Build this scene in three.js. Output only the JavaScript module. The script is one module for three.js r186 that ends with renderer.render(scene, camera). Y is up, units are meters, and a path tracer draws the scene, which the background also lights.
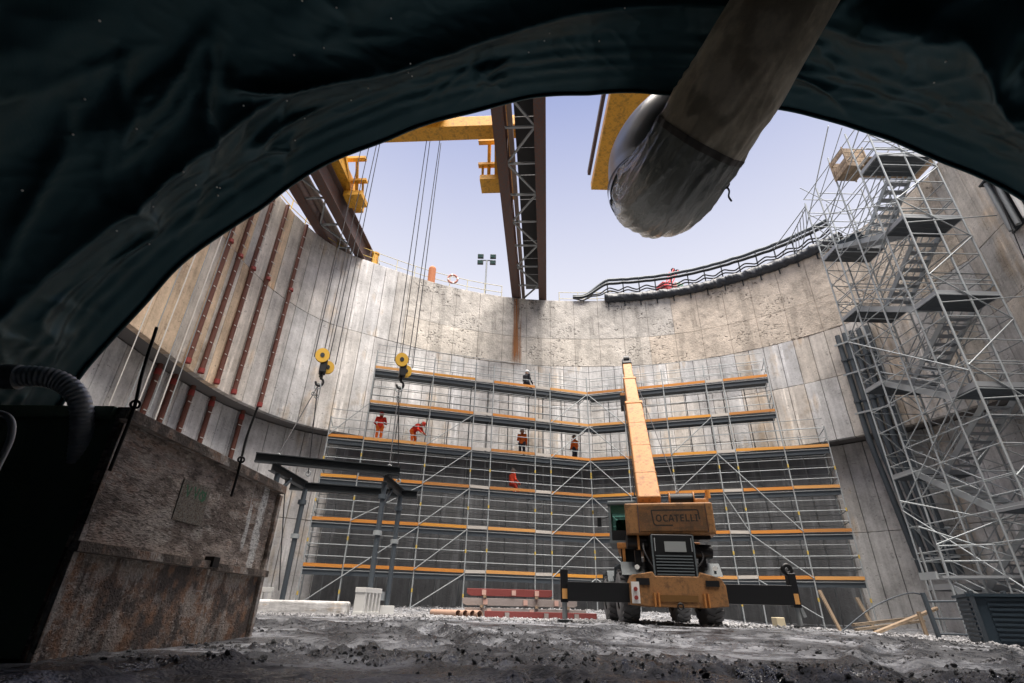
import * as THREE from 'three';
import { mergeGeometries } from 'three/addons/utils/BufferGeometryUtils.js';
import { ImprovedNoise } from 'three/addons/math/ImprovedNoise.js';
import { MarchingCubes } from 'three/addons/objects/MarchingCubes.js';
import { RoundedBoxGeometry } from 'three/addons/geometries/RoundedBoxGeometry.js';

// ---------------------------------------------------------------- camera, sky, sun, exposure
const scene = new THREE.Scene();
const RAD = Math.PI / 180;
const camera = new THREE.PerspectiveCamera(67.4, 1024 / 683, 0.1, 400);
camera.position.set(0, 0.5, 0);
camera.rotation.set(27.7 * RAD, 0, 1.45 * RAD, 'YXZ');

{ // clear, pale lavender evening sky
  const W = 512, H = 256, d = new Float32Array(W * H * 4);
  const stops = [[0, 0.305, 0.305, 0.328], [0.37, 0.262, 0.267, 0.307], [0.6, 0.124, 0.145, 0.241], [1, 0.086, 0.107, 0.194]];
  for (let j = 0; j < H; j++) for (let i = 0; i < W; i++) {
    const el = ((j + 0.5) / H - 0.5) * 180, k = (j * W + i) * 4, t = Math.max(0, el) / 90;
    let q = 0; while (q < 2 && t > stops[q + 1][0]) q++;
    const f = (t - stops[q][0]) / (stops[q + 1][0] - stops[q][0]);
    for (let c = 1; c < 4; c++) d[k + c - 1] = (stops[q][c] + (stops[q + 1][c] - stops[q][c]) * f) * (el < 0 ? 0.5 : 1);
    d[k + 3] = 1;
  }
  const sky = new THREE.DataTexture(d, W, H, THREE.RGBAFormat, THREE.FloatType);
  sky.mapping = THREE.EquirectangularReflectionMapping; sky.magFilter = THREE.LinearFilter; sky.minFilter = THREE.LinearFilter; sky.needsUpdate = true;
  scene.background = sky; scene.environment = sky;
}
const sun = new THREE.DirectionalLight(new THREE.Color(1.0, 0.92, 0.83), 5);
sun.position.set(9, 68, -9); sun.target.position.set(2, 8, -22);
sun.castShadow = true; sun.shadow.radius = 100; sun.shadow.mapSize.set(4096, 4096);
Object.assign(sun.shadow.camera, { left: -45, right: 45, top: 45, bottom: -45, near: 1, far: 160 });
scene.add(sun, sun.target);
const renderer = new THREE.WebGLRenderer({ antialias: true });
renderer.toneMapping = THREE.LinearToneMapping;
renderer.toneMappingExposure = 3.05;
renderer.shadowMap.enabled = true;

// ---------------------------------------------------------------- helpers
let seed = 7;
const rnd = () => { seed = (seed + 0x6D2B79F5) | 0; let t = Math.imul(seed ^ (seed >>> 15), 1 | seed); t = (t + Math.imul(t ^ (t >>> 7), 61 | t)) ^ t; return ((t ^ (t >>> 14)) >>> 0) / 4294967296; };
const rr = (a, b) => a + (b - a) * rnd();
const V = (x, y, z) => new THREE.Vector3(x, y, z);
const sm = (a, b, x) => { const t = Math.min(1, Math.max(0, (x - a) / (b - a))); return t * t * (3 - 2 * t); };
const mix = (a, b, t) => a + (b - a) * t;
const IN = new ImprovedNoise();
const n3 = (x, y, z) => IN.noise(x, y, z);
const fb = (x, y, z, o = 4) => { let s = 0, a = 0.5; for (let i = 0; i < o; i++) { s += a * n3(x, y, z); x *= 2.03; y *= 2.03; z *= 2.03; a *= 0.5; } return s; };
const used = {};
const numbered = (n) => { if (!(n in used)) { used[n] = 0; return n; } used[n]++; return n + '_' + String(used[n]).padStart(3, '0'); };
function mesh(name, geo, mat, parent) {
  const m = new THREE.Mesh(geo, mat); m.castShadow = m.receiveShadow = true;
  m.name = parent ? name : numbered(name); (parent || scene).add(m); return m;
}
function metricUV(g, s = 1.4) { const p = g.attributes.position, n = g.attributes.normal, uv = g.attributes.uv, o = (p.getX(0) * 3.7 + p.getY(0) * 1.9) % 1; for (let i = 0; i < p.count; i++) { const ax = Math.abs(n.getX(i)), ay = Math.abs(n.getY(i)), az = Math.abs(n.getZ(i)); if (ax > ay && ax > az) uv.setXY(i, p.getZ(i) / s + o, p.getY(i) / s); else if (ay > az) uv.setXY(i, p.getX(i) / s + o, p.getZ(i) / s); else uv.setXY(i, p.getX(i) / s + o, p.getY(i) / s); } return g; }
function tag(o, label, category, group, kind) {
  o.userData.label = label; o.userData.category = category;
  if (group) o.userData.group = group; if (kind) o.userData.kind = kind; return o;
}
function thing(name, label, category, pos = [0, 0, 0], turn = 0, group) {
  const g = new THREE.Group(); g.name = numbered(name); g.position.set(...pos); g.rotation.y = turn; scene.add(g);
  return tag(g, label, category, group);
}
const UC = new THREE.CylinderGeometry(1, 1, 1, 8), UC16 = new THREE.CylinderGeometry(1, 1, 1, 20), UB = new THREE.BoxGeometry(1, 1, 1);
const UP = V(0, 1, 0);
function place(m, a, b) {
  const d = b.clone().sub(a), L = d.length(); m.position.copy(a).addScaledVector(d, 0.5);
  m.quaternion.setFromUnitVectors(UP, d.normalize()); return L;
}
function bar(name, a, b, r, mat, parent, g = UC) { const m = mesh(name, g, mat, parent); const L = place(m, a, b); m.scale.set(r, L, r); return m; }
// box beam from a to b; w = horizontal width, h = size in the other direction
function beam(name, a, b, w, h, mat, parent) {
  const m = mesh(name, UB, mat, parent), d = b.clone().sub(a), L = d.length(); d.normalize();
  const up = Math.abs(d.y) > 0.99 ? V(0, 0, 1) : UP, x = d.clone().cross(up).normalize(), y = x.clone().cross(d).normalize();
  m.quaternion.setFromRotationMatrix(new THREE.Matrix4().makeBasis(x, y, d.clone().negate()));
  m.position.copy(a).lerp(b, 0.5); m.scale.set(w, h, L); return m;
}
function box(name, x, y, z, w, h, d, mat, parent, ry = 0, bev = 0) {
  const m = mesh(name, metricUV(bev ? new RoundedBoxGeometry(w, h, d, 2, bev) : new THREE.BoxGeometry(w, h, d)), mat, parent);
  m.position.set(x, y, z); m.rotation.y = ry; return m;
}
function tubeGeo(pts, r, seg = 64, rad = 10, closed = false) {
  return new THREE.TubeGeometry(new THREE.CatmullRomCurve3(pts, closed), seg, r, rad, closed);
}
// I-beam between two points as one geometry (flanges and web)
function iBeamGeo(L, w, h, tf = 0.03, tw = 0.02) {
  const s = new THREE.Shape(), a = w / 2, b = h / 2, t = tw / 2;
  [[-a, -b], [a, -b], [a, -b + tf], [t, -b + tf], [t, b - tf], [a, b - tf], [a, b], [-a, b], [-a, b - tf], [-t, b - tf], [-t, -b + tf], [-a, -b + tf]].forEach(([x, y], i) => i ? s.lineTo(x, y) : s.moveTo(x, y));
  const g = new THREE.ExtrudeGeometry(s, { depth: L, bevelEnabled: false }); g.translate(0, 0, -L / 2); return g;
}
function iBeam(name, a, b, w, h, mat, parent, tf, tw) {
  const d = b.clone().sub(a), L = d.length(); d.normalize();
  const m = mesh(name, iBeamGeo(L, w, h, tf, tw), mat, parent), x = d.clone().cross(UP).normalize(), y = x.clone().cross(d).normalize();
  m.quaternion.setFromRotationMatrix(new THREE.Matrix4().makeBasis(x, y, d.clone().negate())); m.position.copy(a).lerp(b, 0.5); return m;
}
// tiling value-noise on a w x h grid
function vn(w, h, cx, cy, oct, sd) {
  const out = new Float32Array(w * h); let amp = 0.5, tot = 0;
  for (let o = 0; o < oct; o++) {
    const gw = Math.max(1, Math.round(w / cx)), gh = Math.max(1, Math.round(h / cy)), L = new Float32Array(gw * gh);
    let s = sd * 7919 + o * 104729; for (let i = 0; i < L.length; i++) { s = (s + 0x6D2B79F5) | 0; let t = Math.imul(s ^ (s >>> 15), 1 | s); t = (t + Math.imul(t ^ (t >>> 7), 61 | t)) ^ t; L[i] = ((t ^ (t >>> 14)) >>> 0) / 4294967296; }
    for (let y = 0; y < h; y++) {
      const fy = y / h * gh, y0 = Math.floor(fy), ty = fy - y0, sy = ty * ty * (3 - 2 * ty), r0 = (y0 % gh) * gw, r1 = ((y0 + 1) % gh) * gw;
      for (let x = 0; x < w; x++) {
        const fx = x / w * gw, x0 = Math.floor(fx), tx = fx - x0, sx = tx * tx * (3 - 2 * tx), c0 = x0 % gw, c1 = (x0 + 1) % gw;
        const a = L[r0 + c0], b = L[r0 + c1], c = L[r1 + c0], e = L[r1 + c1];
        out[y * w + x] += amp * (a + (b - a) * sx + (c - a) * sy + (a - b - c + e) * sx * sy);
      }
    }
    tot += amp; amp *= 0.55; cx = Math.max(1, cx / 2); cy = Math.max(1, cy / 2);
  }
  for (let i = 0; i < out.length; i++) out[i] /= tot;
  return out;
}
const enc = (v) => { v = Math.min(1, Math.max(0, v)); return Math.round(255 * (v <= 0.0031308 ? v * 12.92 : 1.055 * Math.pow(v, 1 / 2.4) - 0.055)); };
function texC(w, h, fn) { // fn(i) -> linear rgb
  const d = new Uint8Array(w * h * 4);
  for (let i = 0; i < w * h; i++) { const c = fn(i, i % w, (i / w) | 0); d[i * 4] = enc(c[0]); d[i * 4 + 1] = enc(c[1]); d[i * 4 + 2] = enc(c[2]); d[i * 4 + 3] = 255; }
  const t = new THREE.DataTexture(d, w, h); t.colorSpace = THREE.SRGBColorSpace; return fin(t);
}
function texG(w, h, fn) { // data (bump, roughness)
  const d = new Uint8Array(w * h * 4);
  for (let i = 0; i < w * h; i++) { const c = Math.round(255 * Math.min(1, Math.max(0, fn(i, i % w, (i / w) | 0)))); d[i * 4] = d[i * 4 + 1] = d[i * 4 + 2] = c; d[i * 4 + 3] = 255; }
  return fin(new THREE.DataTexture(d, w, h));
}
function fin(t) { t.wrapS = t.wrapT = THREE.RepeatWrapping; t.magFilter = THREE.LinearFilter; t.minFilter = THREE.LinearMipmapLinearFilter; t.generateMipmaps = true; t.needsUpdate = true; return t; }
const rgb = (r, g, b) => new THREE.Color().setRGB(r, g, b);
const std = (c, o = {}) => new THREE.MeshStandardMaterial({ color: rgb(...c), roughness: 0.8, ...o });

// ---------------------------------------------------------------- textures and materials
const N = 1024;
const nA = vn(N, N, 256, 256, 7, 1), nB = vn(N, N, 64, 64, 6, 2), nF = vn(N, N, 10, 10, 3, 3), nS = vn(N, N, 26, 420, 5, 4), nL = vn(N, N, 150, 150, 5, 5), nS2 = vn(N, N, 70, 512, 5, 8);
const nP = vn(N, N, 18, 14, 3, 6);
// board-marked / diaphragm concrete: vertical runs of lime and dirt, fine grain, small blowholes
const concTex = texC(N, N, (i) => {
  let v = 0.45 + 0.48 * (nA[i] - 0.5) + 0.28 * (nS[i] - 0.5) - 0.10 * sm(0.58, 0.7, nL[i] * 0.5 + nB[i] * 0.5) + 0.14 * (nF[i] - 0.5) + 0.14 * (nB[i] - 0.5);
  const stain = sm(0.56, 0.72, nS2[i] * 0.6 + nL[i] * 0.4), lime = sm(0.60, 0.74, nS[i] * 0.5 + nL[i] * 0.5), pit = sm(0.75, 0.83, nP[i]);
  v *= 1 - 0.4 * pit; v += 0.16 * lime;
  const k = 0.55 * stain; return [v * mix(1, 0.98, k), v * mix(0.985, 0.80, k), v * mix(0.975, 0.60, k)];
});
const concBump = texG(N, N, (i) => 0.5 * nB[i] + 0.3 * nF[i] + 0.2 * nS[i] - 0.3 * sm(0.75, 0.83, nP[i]));
// hacked, pitted concrete of the top of the wall
const roughTex = texC(N, N, (i) => {
  let v = 0.40 + 0.26 * (nA[i] - 0.5) + 0.24 * (nB[i] - 0.5) + 0.2 * (nF[i] - 0.5) + 0.05;
  const pit = sm(0.62, 0.72, nP[i]) * sm(0.48, 0.58, nL[i]), dirt = sm(0.56, 0.74, nS2[i]);
  v *= 1 - 0.55 * pit; v *= 1 - 0.25 * dirt;
  return [v * 1.08, v * 1.04, v * 0.98];
});
const roughBump = texG(N, N, (i) => 0.6 * nB[i] + 0.3 * nF[i] - 0.5 * sm(0.60, 0.70, nP[i]) * sm(0.45, 0.6, nL[i]) + 0.2);
const conc = (c) => std(c, { map: concTex, bumpMap: concBump, bumpScale: 0.02, roughness: 0.92 });
const M = {};
M.concs = [conc([1.16, 1.17, 1.18]), conc([1.1, 1.12, 1.15]), conc([1.17, 1.15, 1.12]), conc([1.21, 1.22, 1.23]), conc([1.13, 1.13, 1.14])];
M.concWarm = [conc([1.22, 1.15, 1.06]), conc([1.24, 1.18, 1.1]), conc([1.18, 1.1, 1.0]), conc([1.24, 1.21, 1.17])];
M.concTan = conc([1.3, 1.02, 0.74]);
M.rough = [[1, 0.99, 0.98], [1.1, 1.07, 1.03], [1.12, 1.02, 0.92]].map((c) => std(c, { map: roughTex, bumpMap: roughBump, bumpScale: 0.06, roughness: 0.95 }));
M.backing = std([0.14, 0.13, 0.125], { roughness: 0.95 });
const shotTex = texC(N, N, (i) => { let v = 0.15 + 0.10 * (nA[i] - 0.5) + 0.1 * (nS[i] - 0.5) + 0.05 * (nF[i] - 0.5) + 0.08 * sm(0.62, 0.75, nS2[i]); return [v * 0.94, v * 0.98, v * 1.04]; });
M.shot = std([1, 1, 1], { map: shotTex, bumpMap: concBump, bumpScale: 0.02, roughness: 0.7 });
const rustTex = texC(N, N, (i) => {
  const t = sm(0.42, 0.60, nA[i] * 0.55 + nB[i] * 0.45), p = sm(0.50, 0.62, nB[i] * 0.5 + nL[i] * 0.5), s = sm(0.66, 0.74, nP[i]), cem = sm(0.54, 0.66, nL[i] * 0.7 + nS[i] * 0.3);
  let c = [mix(0.12, 0.36, t), mix(0.10, 0.29, t), mix(0.085, 0.245, t)];
  c = c.map((v, k) => mix(v, [0.30, 0.16, 0.09][k], 0.6 * p)); c = c.map((v, k) => mix(v, [0.58, 0.56, 0.53][k], 0.75 * cem));
  const g = 0.6 + 0.8 * nF[i]; return c.map((v, k) => mix(v, [0.4, 0.36, 0.32][k], 0.7 * s * sm(0.45, 0.6, nA[i])) * g);
});
const rustBump = texG(N, N, (i) => 0.5 * nB[i] + 0.5 * nF[i] + 0.3 * sm(0.66, 0.74, nP[i]));
const rustRough = texG(N, N, (i) => 0.45 + 0.5 * nB[i]);
M.skip = std([1, 1, 1], { map: rustTex, bumpMap: rustBump, bumpScale: 0.02, roughnessMap: rustRough, roughness: 1, metalness: 0.15 });
M.skipEnd = std([0.10, 0.14, 0.11], { map: null, bumpMap: rustBump, bumpScale: 0.008, roughness: 0.85 }); M.skipEnd.color.setRGB(0.17, 0.235, 0.17);
const rust2 = texC(N, N, (i) => {
  const k = (i + 517 * N + 311) % (N * N), t = sm(0.42, 0.60, nA[k] * 0.5 + nB[k] * 0.5), p = sm(0.38, 0.66, nB[k] * 0.6 + nL[k] * 0.4), s = sm(0.60, 0.68, nP[k]), cem = sm(0.47, 0.62, nL[k] * 0.7 + nS[k] * 0.3);
  let c = [mix(0.12, 0.30, t), mix(0.10, 0.24, t), mix(0.09, 0.20, t)]; c = c.map((v, j) => mix(v, [0.38, 0.19, 0.095][j], 0.7 * p)); c = c.map((v, j) => mix(v, [0.5, 0.47, 0.43][j], 0.6 * cem));
  const g = 0.55 + 0.9 * nF[k]; return c.map((v, j) => mix(v, [0.6, 0.55, 0.5][j], 0.6 * s * sm(0.4, 0.55, nA[k])) * g);
});
M.skipLow = std([1, 1, 1], { map: rust2, bumpMap: rustBump, bumpScale: 0.025, roughnessMap: rustRough, roughness: 1, metalness: 0.1 });
M.cement = std([0.42, 0.42, 0.41], { bumpMap: concBump, bumpScale: 0.03 });
const steelTex = texC(512, 512, (i, x, y) => { const k = (y * 2) * N + x * 2; const t = sm(0.45, 0.6, nB[k]); const c = [mix(0.095, 0.12, t), mix(0.068, 0.062, t), mix(0.064, 0.048, t)]; const g = 0.6 + 0.8 * nF[k]; return c.map((v) => v * g); });
M.girder = std([1, 1, 1], { map: steelTex, roughness: 0.75, metalness: 0.2 });
M.darkSteel = std([0.025, 0.03, 0.034], { roughness: 0.5, metalness: 0.4 });
M.deckDark = std([0.05, 0.06, 0.07], { roughness: 0.7 });
M.blackSteel = std([0.012, 0.013, 0.015], { roughness: 0.45, metalness: 0.3 });
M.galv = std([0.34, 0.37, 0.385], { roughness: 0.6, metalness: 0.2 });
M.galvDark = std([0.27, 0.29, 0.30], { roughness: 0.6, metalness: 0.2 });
M.deckGrey = std([0.30, 0.32, 0.34], { roughness: 0.6, metalness: 0.35 });
M.toe = std([0.56, 0.22, 0.035], { roughness: 0.7 });
M.toeB = std([0.60, 0.30, 0.09], { roughness: 0.75 });
M.toeC = std([0.44, 0.19, 0.05], { roughness: 0.8 }); M.toeD = std([0.62, 0.28, 0.04], { roughness: 0.7 });
M.toeGrey = std([0.5, 0.47, 0.43], { roughness: 0.8 });

M.yellowRail = std([0.55, 0.40, 0.09], { roughness: 0.6 });
M.redPipe = std([0.13, 0.045, 0.03], { roughness: 0.7 });
M.redCap = std([0.26, 0.03, 0.025], { roughness: 0.6 });
M.clip = std([0.6, 0.58, 0.55], { roughness: 0.5, metalness: 0.4 });
const grime = texC(512, 512, (i, x, y) => { const k = (y * 2) * N + x * 2, g = sm(0.42, 0.70, nA[k] * 0.5 + nB[k] * 0.5), s = sm(0.68, 0.78, nP[k]), f = 0.85 + 0.3 * nF[k]; const c = [mix(1, 0.42, 0.75 * g), mix(1, 0.40, 0.7 * g), mix(1, 0.42, 0.6 * g)]; return c.map((v) => v * (1 - 0.5 * s) * f); });
const paint = (c, o = {}) => std(c, { map: grime, bumpMap: rustBump, bumpScale: 0.003, roughness: 0.6, ...o });
M.yellow = paint([0.66, 0.33, 0.02]);
M.rubber = std([0.018, 0.018, 0.02], { roughness: 0.85 });
M.rope = std([0.05, 0.05, 0.055], { roughness: 0.6, metalness: 0.3 });
M.hookYellow = std([0.62, 0.36, 0.03], { roughness: 0.45 });
M.bluePaint = std([0.028, 0.048, 0.066], { roughness: 0.55 });
M.slate = std([0.055, 0.07, 0.085], { roughness: 0.6 });
M.white = std([0.7, 0.7, 0.68], { roughness: 0.7 });
M.glass = new THREE.MeshPhysicalMaterial({ color: rgb(0.5, 0.75, 0.68), roughness: 0.05, transmission: 1, thickness: 0, ior: 1.5 });
const woodTex = texC(512, 512, (i, x, y) => { const k = y * N + x, v = 0.22 + 0.35 * (nS[k] - 0.5) + 0.1 * (nF[k] - 0.5); return [v * 1.15, v * 0.85, v * 0.58]; });
M.wood = std([1, 1, 1], { map: woodTex, roughness: 0.85 });
M.woodGrey = std([0.75, 0.8, 0.85], { map: woodTex, roughness: 0.9 });
const mudN = vn(N, N, 36, 36, 6, 11), mudL = vn(N, N, 180, 180, 5, 12), mudF = vn(N, N, 8, 8, 2, 13);
const mudTex = texC(N, N, (i) => { const t = sm(0.40, 0.62, mudN[i] * 0.6 + mudL[i] * 0.4), g = 0.55 + 0.9 * mudF[i]; return [mix(0.55, 1, t) * g, mix(0.56, 1, t) * g, mix(0.58, 1, t) * g]; });
const mudBump = texG(N, N, (i) => 0.65 * mudN[i] + 0.35 * mudF[i]);
const mudRough = texG(N, N, (i) => 0.14 + 0.6 * sm(0.38, 0.66, mudL[i] * 0.6 + mudN[i] * 0.4));
M.mud = new THREE.MeshStandardMaterial({ color: 0xffffff, vertexColors: true, map: mudTex, bumpMap: mudBump, bumpScale: 0.035, roughnessMap: mudRough, roughness: 1 });

// ---------------------------------------------------------------- ground
function gy(x, z) {
  const d = -z;
  let h = 0.24 * sm(8, 14, d) * (1 - sm(7, 12, x)) + 0.34 * sm(23.5, 28, d) * (1 - 0.35 * sm(9, 15, x));
  return h;
}
const tracks = [[[-4, -12], [-2.6, -9.2], [-0.9, -6.6], [0.8, -4.4], [2.2, -2.2]], [[-2.2, -12.6], [-0.8, -9.8], [0.9, -7.2], [2.6, -5.0], [4.2, -3]], [[8.5, -12.5], [6.2, -9.6], [4.6, -7.2], [3.6, -4.6], [3.2, -2.6]], [[10.6, -12], [8.2, -9.2], [6.4, -6.9], [5.4, -4.4], [5, -2.4]], [[3.0, -13.4], [1.2, -10.6], [-1.6, -8.2], [-3, -5], [-3.4, -2]]];
function trackD(x, z) { // distance to the nearest wheel track, signed side and run along it
  let best = 9, run = 0; for (const t of tracks) for (let i = 0; i < t.length - 1; i++) { const ax = t[i][0], az = t[i][1], bx = t[i + 1][0] - ax, bz = t[i + 1][1] - az; let k = ((x - ax) * bx + (z - az) * bz) / (bx * bx + bz * bz); k = k < 0 ? 0 : k > 1 ? 1 : k; const d = Math.hypot(x - ax - bx * k, z - az - bz * k); if (d < best) { best = d; run = i + k; } } return [best, run];
}
function lumps(x, z) { // where churned lumps of muck lie
  const a = 0.34, u = x * Math.cos(a) + z * Math.sin(a), v = -x * Math.sin(a) + z * Math.cos(a);
  return sm(-0.06, 0.16, fb(u * 0.22 + 1.3, v * 0.75, 5.1, 3)) ;
}
function relief(x, z) {
  const r = Math.hypot(x, z);
  const a = 0.34, u = x * Math.cos(a) + z * Math.sin(a), v = -x * Math.sin(a) + z * Math.cos(a);
  let h = 0.08 * fb(u * 0.35, v * 0.9, 1.7, 3);
  const rut = Math.abs(n3(u * 0.2 + 3, v * 0.9, 4.1)); h += 0.06 * (rut - 0.2);
  const L = lumps(x, z), clod = fb(x * 2.3, z * 2.3, 9.3, 5); h += L * 0.16 * Math.max(0, clod + 0.02);
  h += (0.015 + 0.11 * L) * Math.max(-0.05, fb(x * 5.5, z * 5.5, 2.2, 4)) + L * 0.05 * Math.max(0, n3(x * 11, z * 11, 6.2));
  if (r < 16) { const [d0, run] = trackD(x, z), d = d0 + 0.12 * n3(x * 1.2, z * 1.2, 3.3), e = 0.6 + 0.5 * n3(x * 0.5, z * 0.5, 7); h += e * (-0.085 * Math.exp(-Math.pow(d / 0.22, 4)) + 0.05 * Math.exp(-Math.pow((d - 0.36) / 0.12, 2)) * (1 + n3(x * 4, z * 4, 1))) + 0.012 * Math.exp(-Math.pow(d / 0.22, 4)) * Math.sin(run * 90); }
  return h * (r < 4 ? 0.6 : 1) * (1 - 0.5 * sm(22, 27, -z)) * (1 - 0.6 * sm(-2.8, -4.2, x) * (1 - sm(10, 12, -z))) * (1 - 0.5 * sm(12, 15, r)) * 1.0;
}
const groundH = (x, z) => gy(x, z) + relief(x, z);
{
  const cols = [], nf = 560, nb = 60;
  for (let i = 0; i <= nf; i++) cols.push((-70 + 140 * i / nf) * RAD);
  for (let i = 1; i < nb; i++) cols.push((70 + 220 * i / nb) * RAD);
  const rings = [0]; for (let i = 0; i < 400; i++) rings.push(0.6 * Math.pow(44 / 0.6, i / 399));
  const P = [], C = [], U = [], I = [], nc = cols.length;
  for (const r of rings) for (const a of cols) {
    const x = r * Math.sin(a), z = -r * Math.cos(a), re = relief(x, z);
    P.push(x, gy(x, z) + re, z); U.push(x / 2.4, z / 2.4);
    // matter: dark wet muck against pale dried slurry and gravel
    const L = lumps(x, z), nn = fb(x * 0.42 + 5, z * 0.8, 3.3, 5);
    let pale = 0.04 + 0.36 * sm(0.0, 0.10, nn) + 0.20 * sm(-0.12, -0.02, nn);
    pale *= 1 - 0.85 * L * sm(-0.06, 0.06, fb(x * 2.3, z * 2.3, 9.3, 5));
    if (r < 16) { const d = trackD(x, z)[0] + 0.2 * n3(x * 1.5, z * 1.5, 5); pale *= 1 - 0.6 * Math.exp(-Math.pow((d - 0.36) / 0.16, 2)); }
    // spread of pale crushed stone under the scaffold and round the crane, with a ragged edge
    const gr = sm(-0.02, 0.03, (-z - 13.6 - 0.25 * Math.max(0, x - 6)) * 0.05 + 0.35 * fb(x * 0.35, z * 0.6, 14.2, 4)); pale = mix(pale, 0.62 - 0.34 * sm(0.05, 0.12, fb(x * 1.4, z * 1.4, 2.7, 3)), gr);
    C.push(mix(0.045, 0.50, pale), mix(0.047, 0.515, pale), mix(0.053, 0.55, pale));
  }
  for (let j = 0; j < rings.length - 1; j++) for (let i = 0; i < nc; i++) {
    const a = j * nc + i, b = j * nc + (i + 1) % nc, c = a + nc, d = b + nc; I.push(a, b, c, b, d, c);
  }
  const g = new THREE.BufferGeometry(); g.setAttribute('position', new THREE.Float32BufferAttribute(P, 3)); g.setAttribute('color', new THREE.Float32BufferAttribute(C, 3)); g.setAttribute('uv', new THREE.Float32BufferAttribute(U, 2)); g.setIndex(I); g.computeVertexNormals();
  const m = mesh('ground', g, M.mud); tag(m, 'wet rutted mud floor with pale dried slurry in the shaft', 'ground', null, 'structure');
}
// ---------------------------------------------------------------- shaft walls
const planPts = [[-13.2, -6.9], [-13.2, -12], [-13.2, -17], [-13.1, -21], [-12.45, -23.7], [-11.05, -26.1], [-9.1, -27.5], [-5.1, -29.75], [-0.95, -31.1], [2.3, -31.5], [7, -31.3], [11.4, -30.3], [14.7, -28.6], [17.6, -26.3], [19.4, -24], [20.4, -21.6], [20.9, -18.9]];
const planCurve = new THREE.CatmullRomCurve3(planPts.map(([x, z]) => V(x, 0, z)), false, 'centripetal');
const plan = planCurve.getSpacedPoints(70).map((p) => [p.x, p.z]);        // about 1.2 m apart
const flatEnd = [18.2, -6.2]; const nFlat = 15; const cornerIdx = plan.length - 1;
for (let i = 1; i <= nFlat; i++) plan.push([mix(20.9, flatEnd[0], i / nFlat), mix(-18.9, flatEnd[1], i / nFlat)]);
function offsetPlan(o) { // outward offset
  return plan.map((p, i) => {
    const a = plan[Math.max(0, i - 1)], b = plan[Math.min(plan.length - 1, i + 1)], dx = b[0] - a[0], dz = b[1] - a[1], L = Math.hypot(dx, dz);
    return [p[0] + dz / L * o, p[1] - dx / L * o];
  });
}
// point on the wall plan nearest to a given azimuth (degrees from straight ahead, positive to the right)
function wallAt(az, o = 0) {
  const pl = o ? offsetPlan(o) : plan, dx = Math.sin(az * RAD), dz = -Math.cos(az * RAD);
  for (let i = 0; i < pl.length - 1; i++) {
    const a = pl[i], b = pl[i + 1], ca = a[0] * dz - a[1] * dx, cb = b[0] * dz - b[1] * dx;
    if (ca * cb <= 0) { const t = ca / (ca - cb); const nx = b[1] - a[1], nz = -(b[0] - a[0]), L = Math.hypot(nx, nz); return { x: mix(a[0], b[0], t), z: mix(a[1], b[1], t), nx: -nx / L, nz: -nz / L, i: i + t }; }
  }
}
const wallIdx = (t, o = 0) => { const pl = o ? offsetPlan(o) : plan, i = Math.min(pl.length - 2, Math.floor(t)), f = t - i, a = pl[i], b = pl[i + 1], nx = b[1] - a[1], nz = -(b[0] - a[0]), L = Math.hypot(nx, nz); return { x: mix(a[0], b[0], f), z: mix(a[1], b[1], f), nx: -nx / L, nz: -nz / L }; };
// solid band behind the panels (inner face at offset o0, outer at o1)
function bandGeo(o0, o1, y0, y1) {
  const A = offsetPlan(o0), B = offsetPlan(o1), P = [], U = [], I = []; let s = 0;
  const quad = (a, b, c, d, u0, u1, v0, v1) => { const k = P.length / 3; P.push(...a, ...b, ...c, ...d); U.push(u0, v0, u1, v0, u1, v1, u0, v1); I.push(k, k + 1, k + 2, k, k + 2, k + 3); };
  for (let i = 0; i < A.length - 1; i++) {
    const L = Math.hypot(A[i + 1][0] - A[i][0], A[i + 1][1] - A[i][1]), u0 = s / 4, u1 = (s + L) / 4; s += L;
    const p = (q, y) => [q[0], y, q[1]];
    quad(p(A[i], y0), p(A[i + 1], y0), p(A[i + 1], y1), p(A[i], y1), u0, u1, y0 / 4, y1 / 4);
    quad(p(B[i + 1], y0), p(B[i], y0), p(B[i], y1), p(B[i + 1], y1), u1, u0, y0 / 4, y1 / 4);
    quad(p(A[i], y1), p(A[i + 1], y1), p(B[i + 1], y1), p(B[i], y1), u0, u1, 0, (o1 - o0) / 4);
    quad(p(B[i], y0), p(B[i + 1], y0), p(A[i + 1], y0), p(A[i], y0), u0, u1, 0, (o1 - o0) / 4);
  }
  const g = new THREE.BufferGeometry(); g.setAttribute('position', new THREE.Float32BufferAttribute(P, 3)); g.setAttribute('uv', new THREE.Float32BufferAttribute(U, 2)); g.setIndex(I); g.computeVertexNormals(); return g;
}
function panelGeo(a, b, y0, y1, gap, thick, s0) {
  const L = Math.hypot(b[0] - a[0], b[1] - a[1]) - gap, g = new RoundedBoxGeometry(L, y1 - y0 - gap, thick, 1, 0.018);
  const p = g.attributes.position, uv = g.attributes.uv, ou = s0 / 6.5 + rr(-0.01, 0.01), ov = (y0 + y1) / 13 + (y0 > 12 ? 0.37 : 0);
  for (let i = 0; i < p.count; i++) uv.setXY(i, p.getX(i) / 6.5 + ou, p.getY(i) / 6.5 + ov);
  return g;
}
const pick = (a) => a[Math.floor(rnd() * a.length)];
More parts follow.
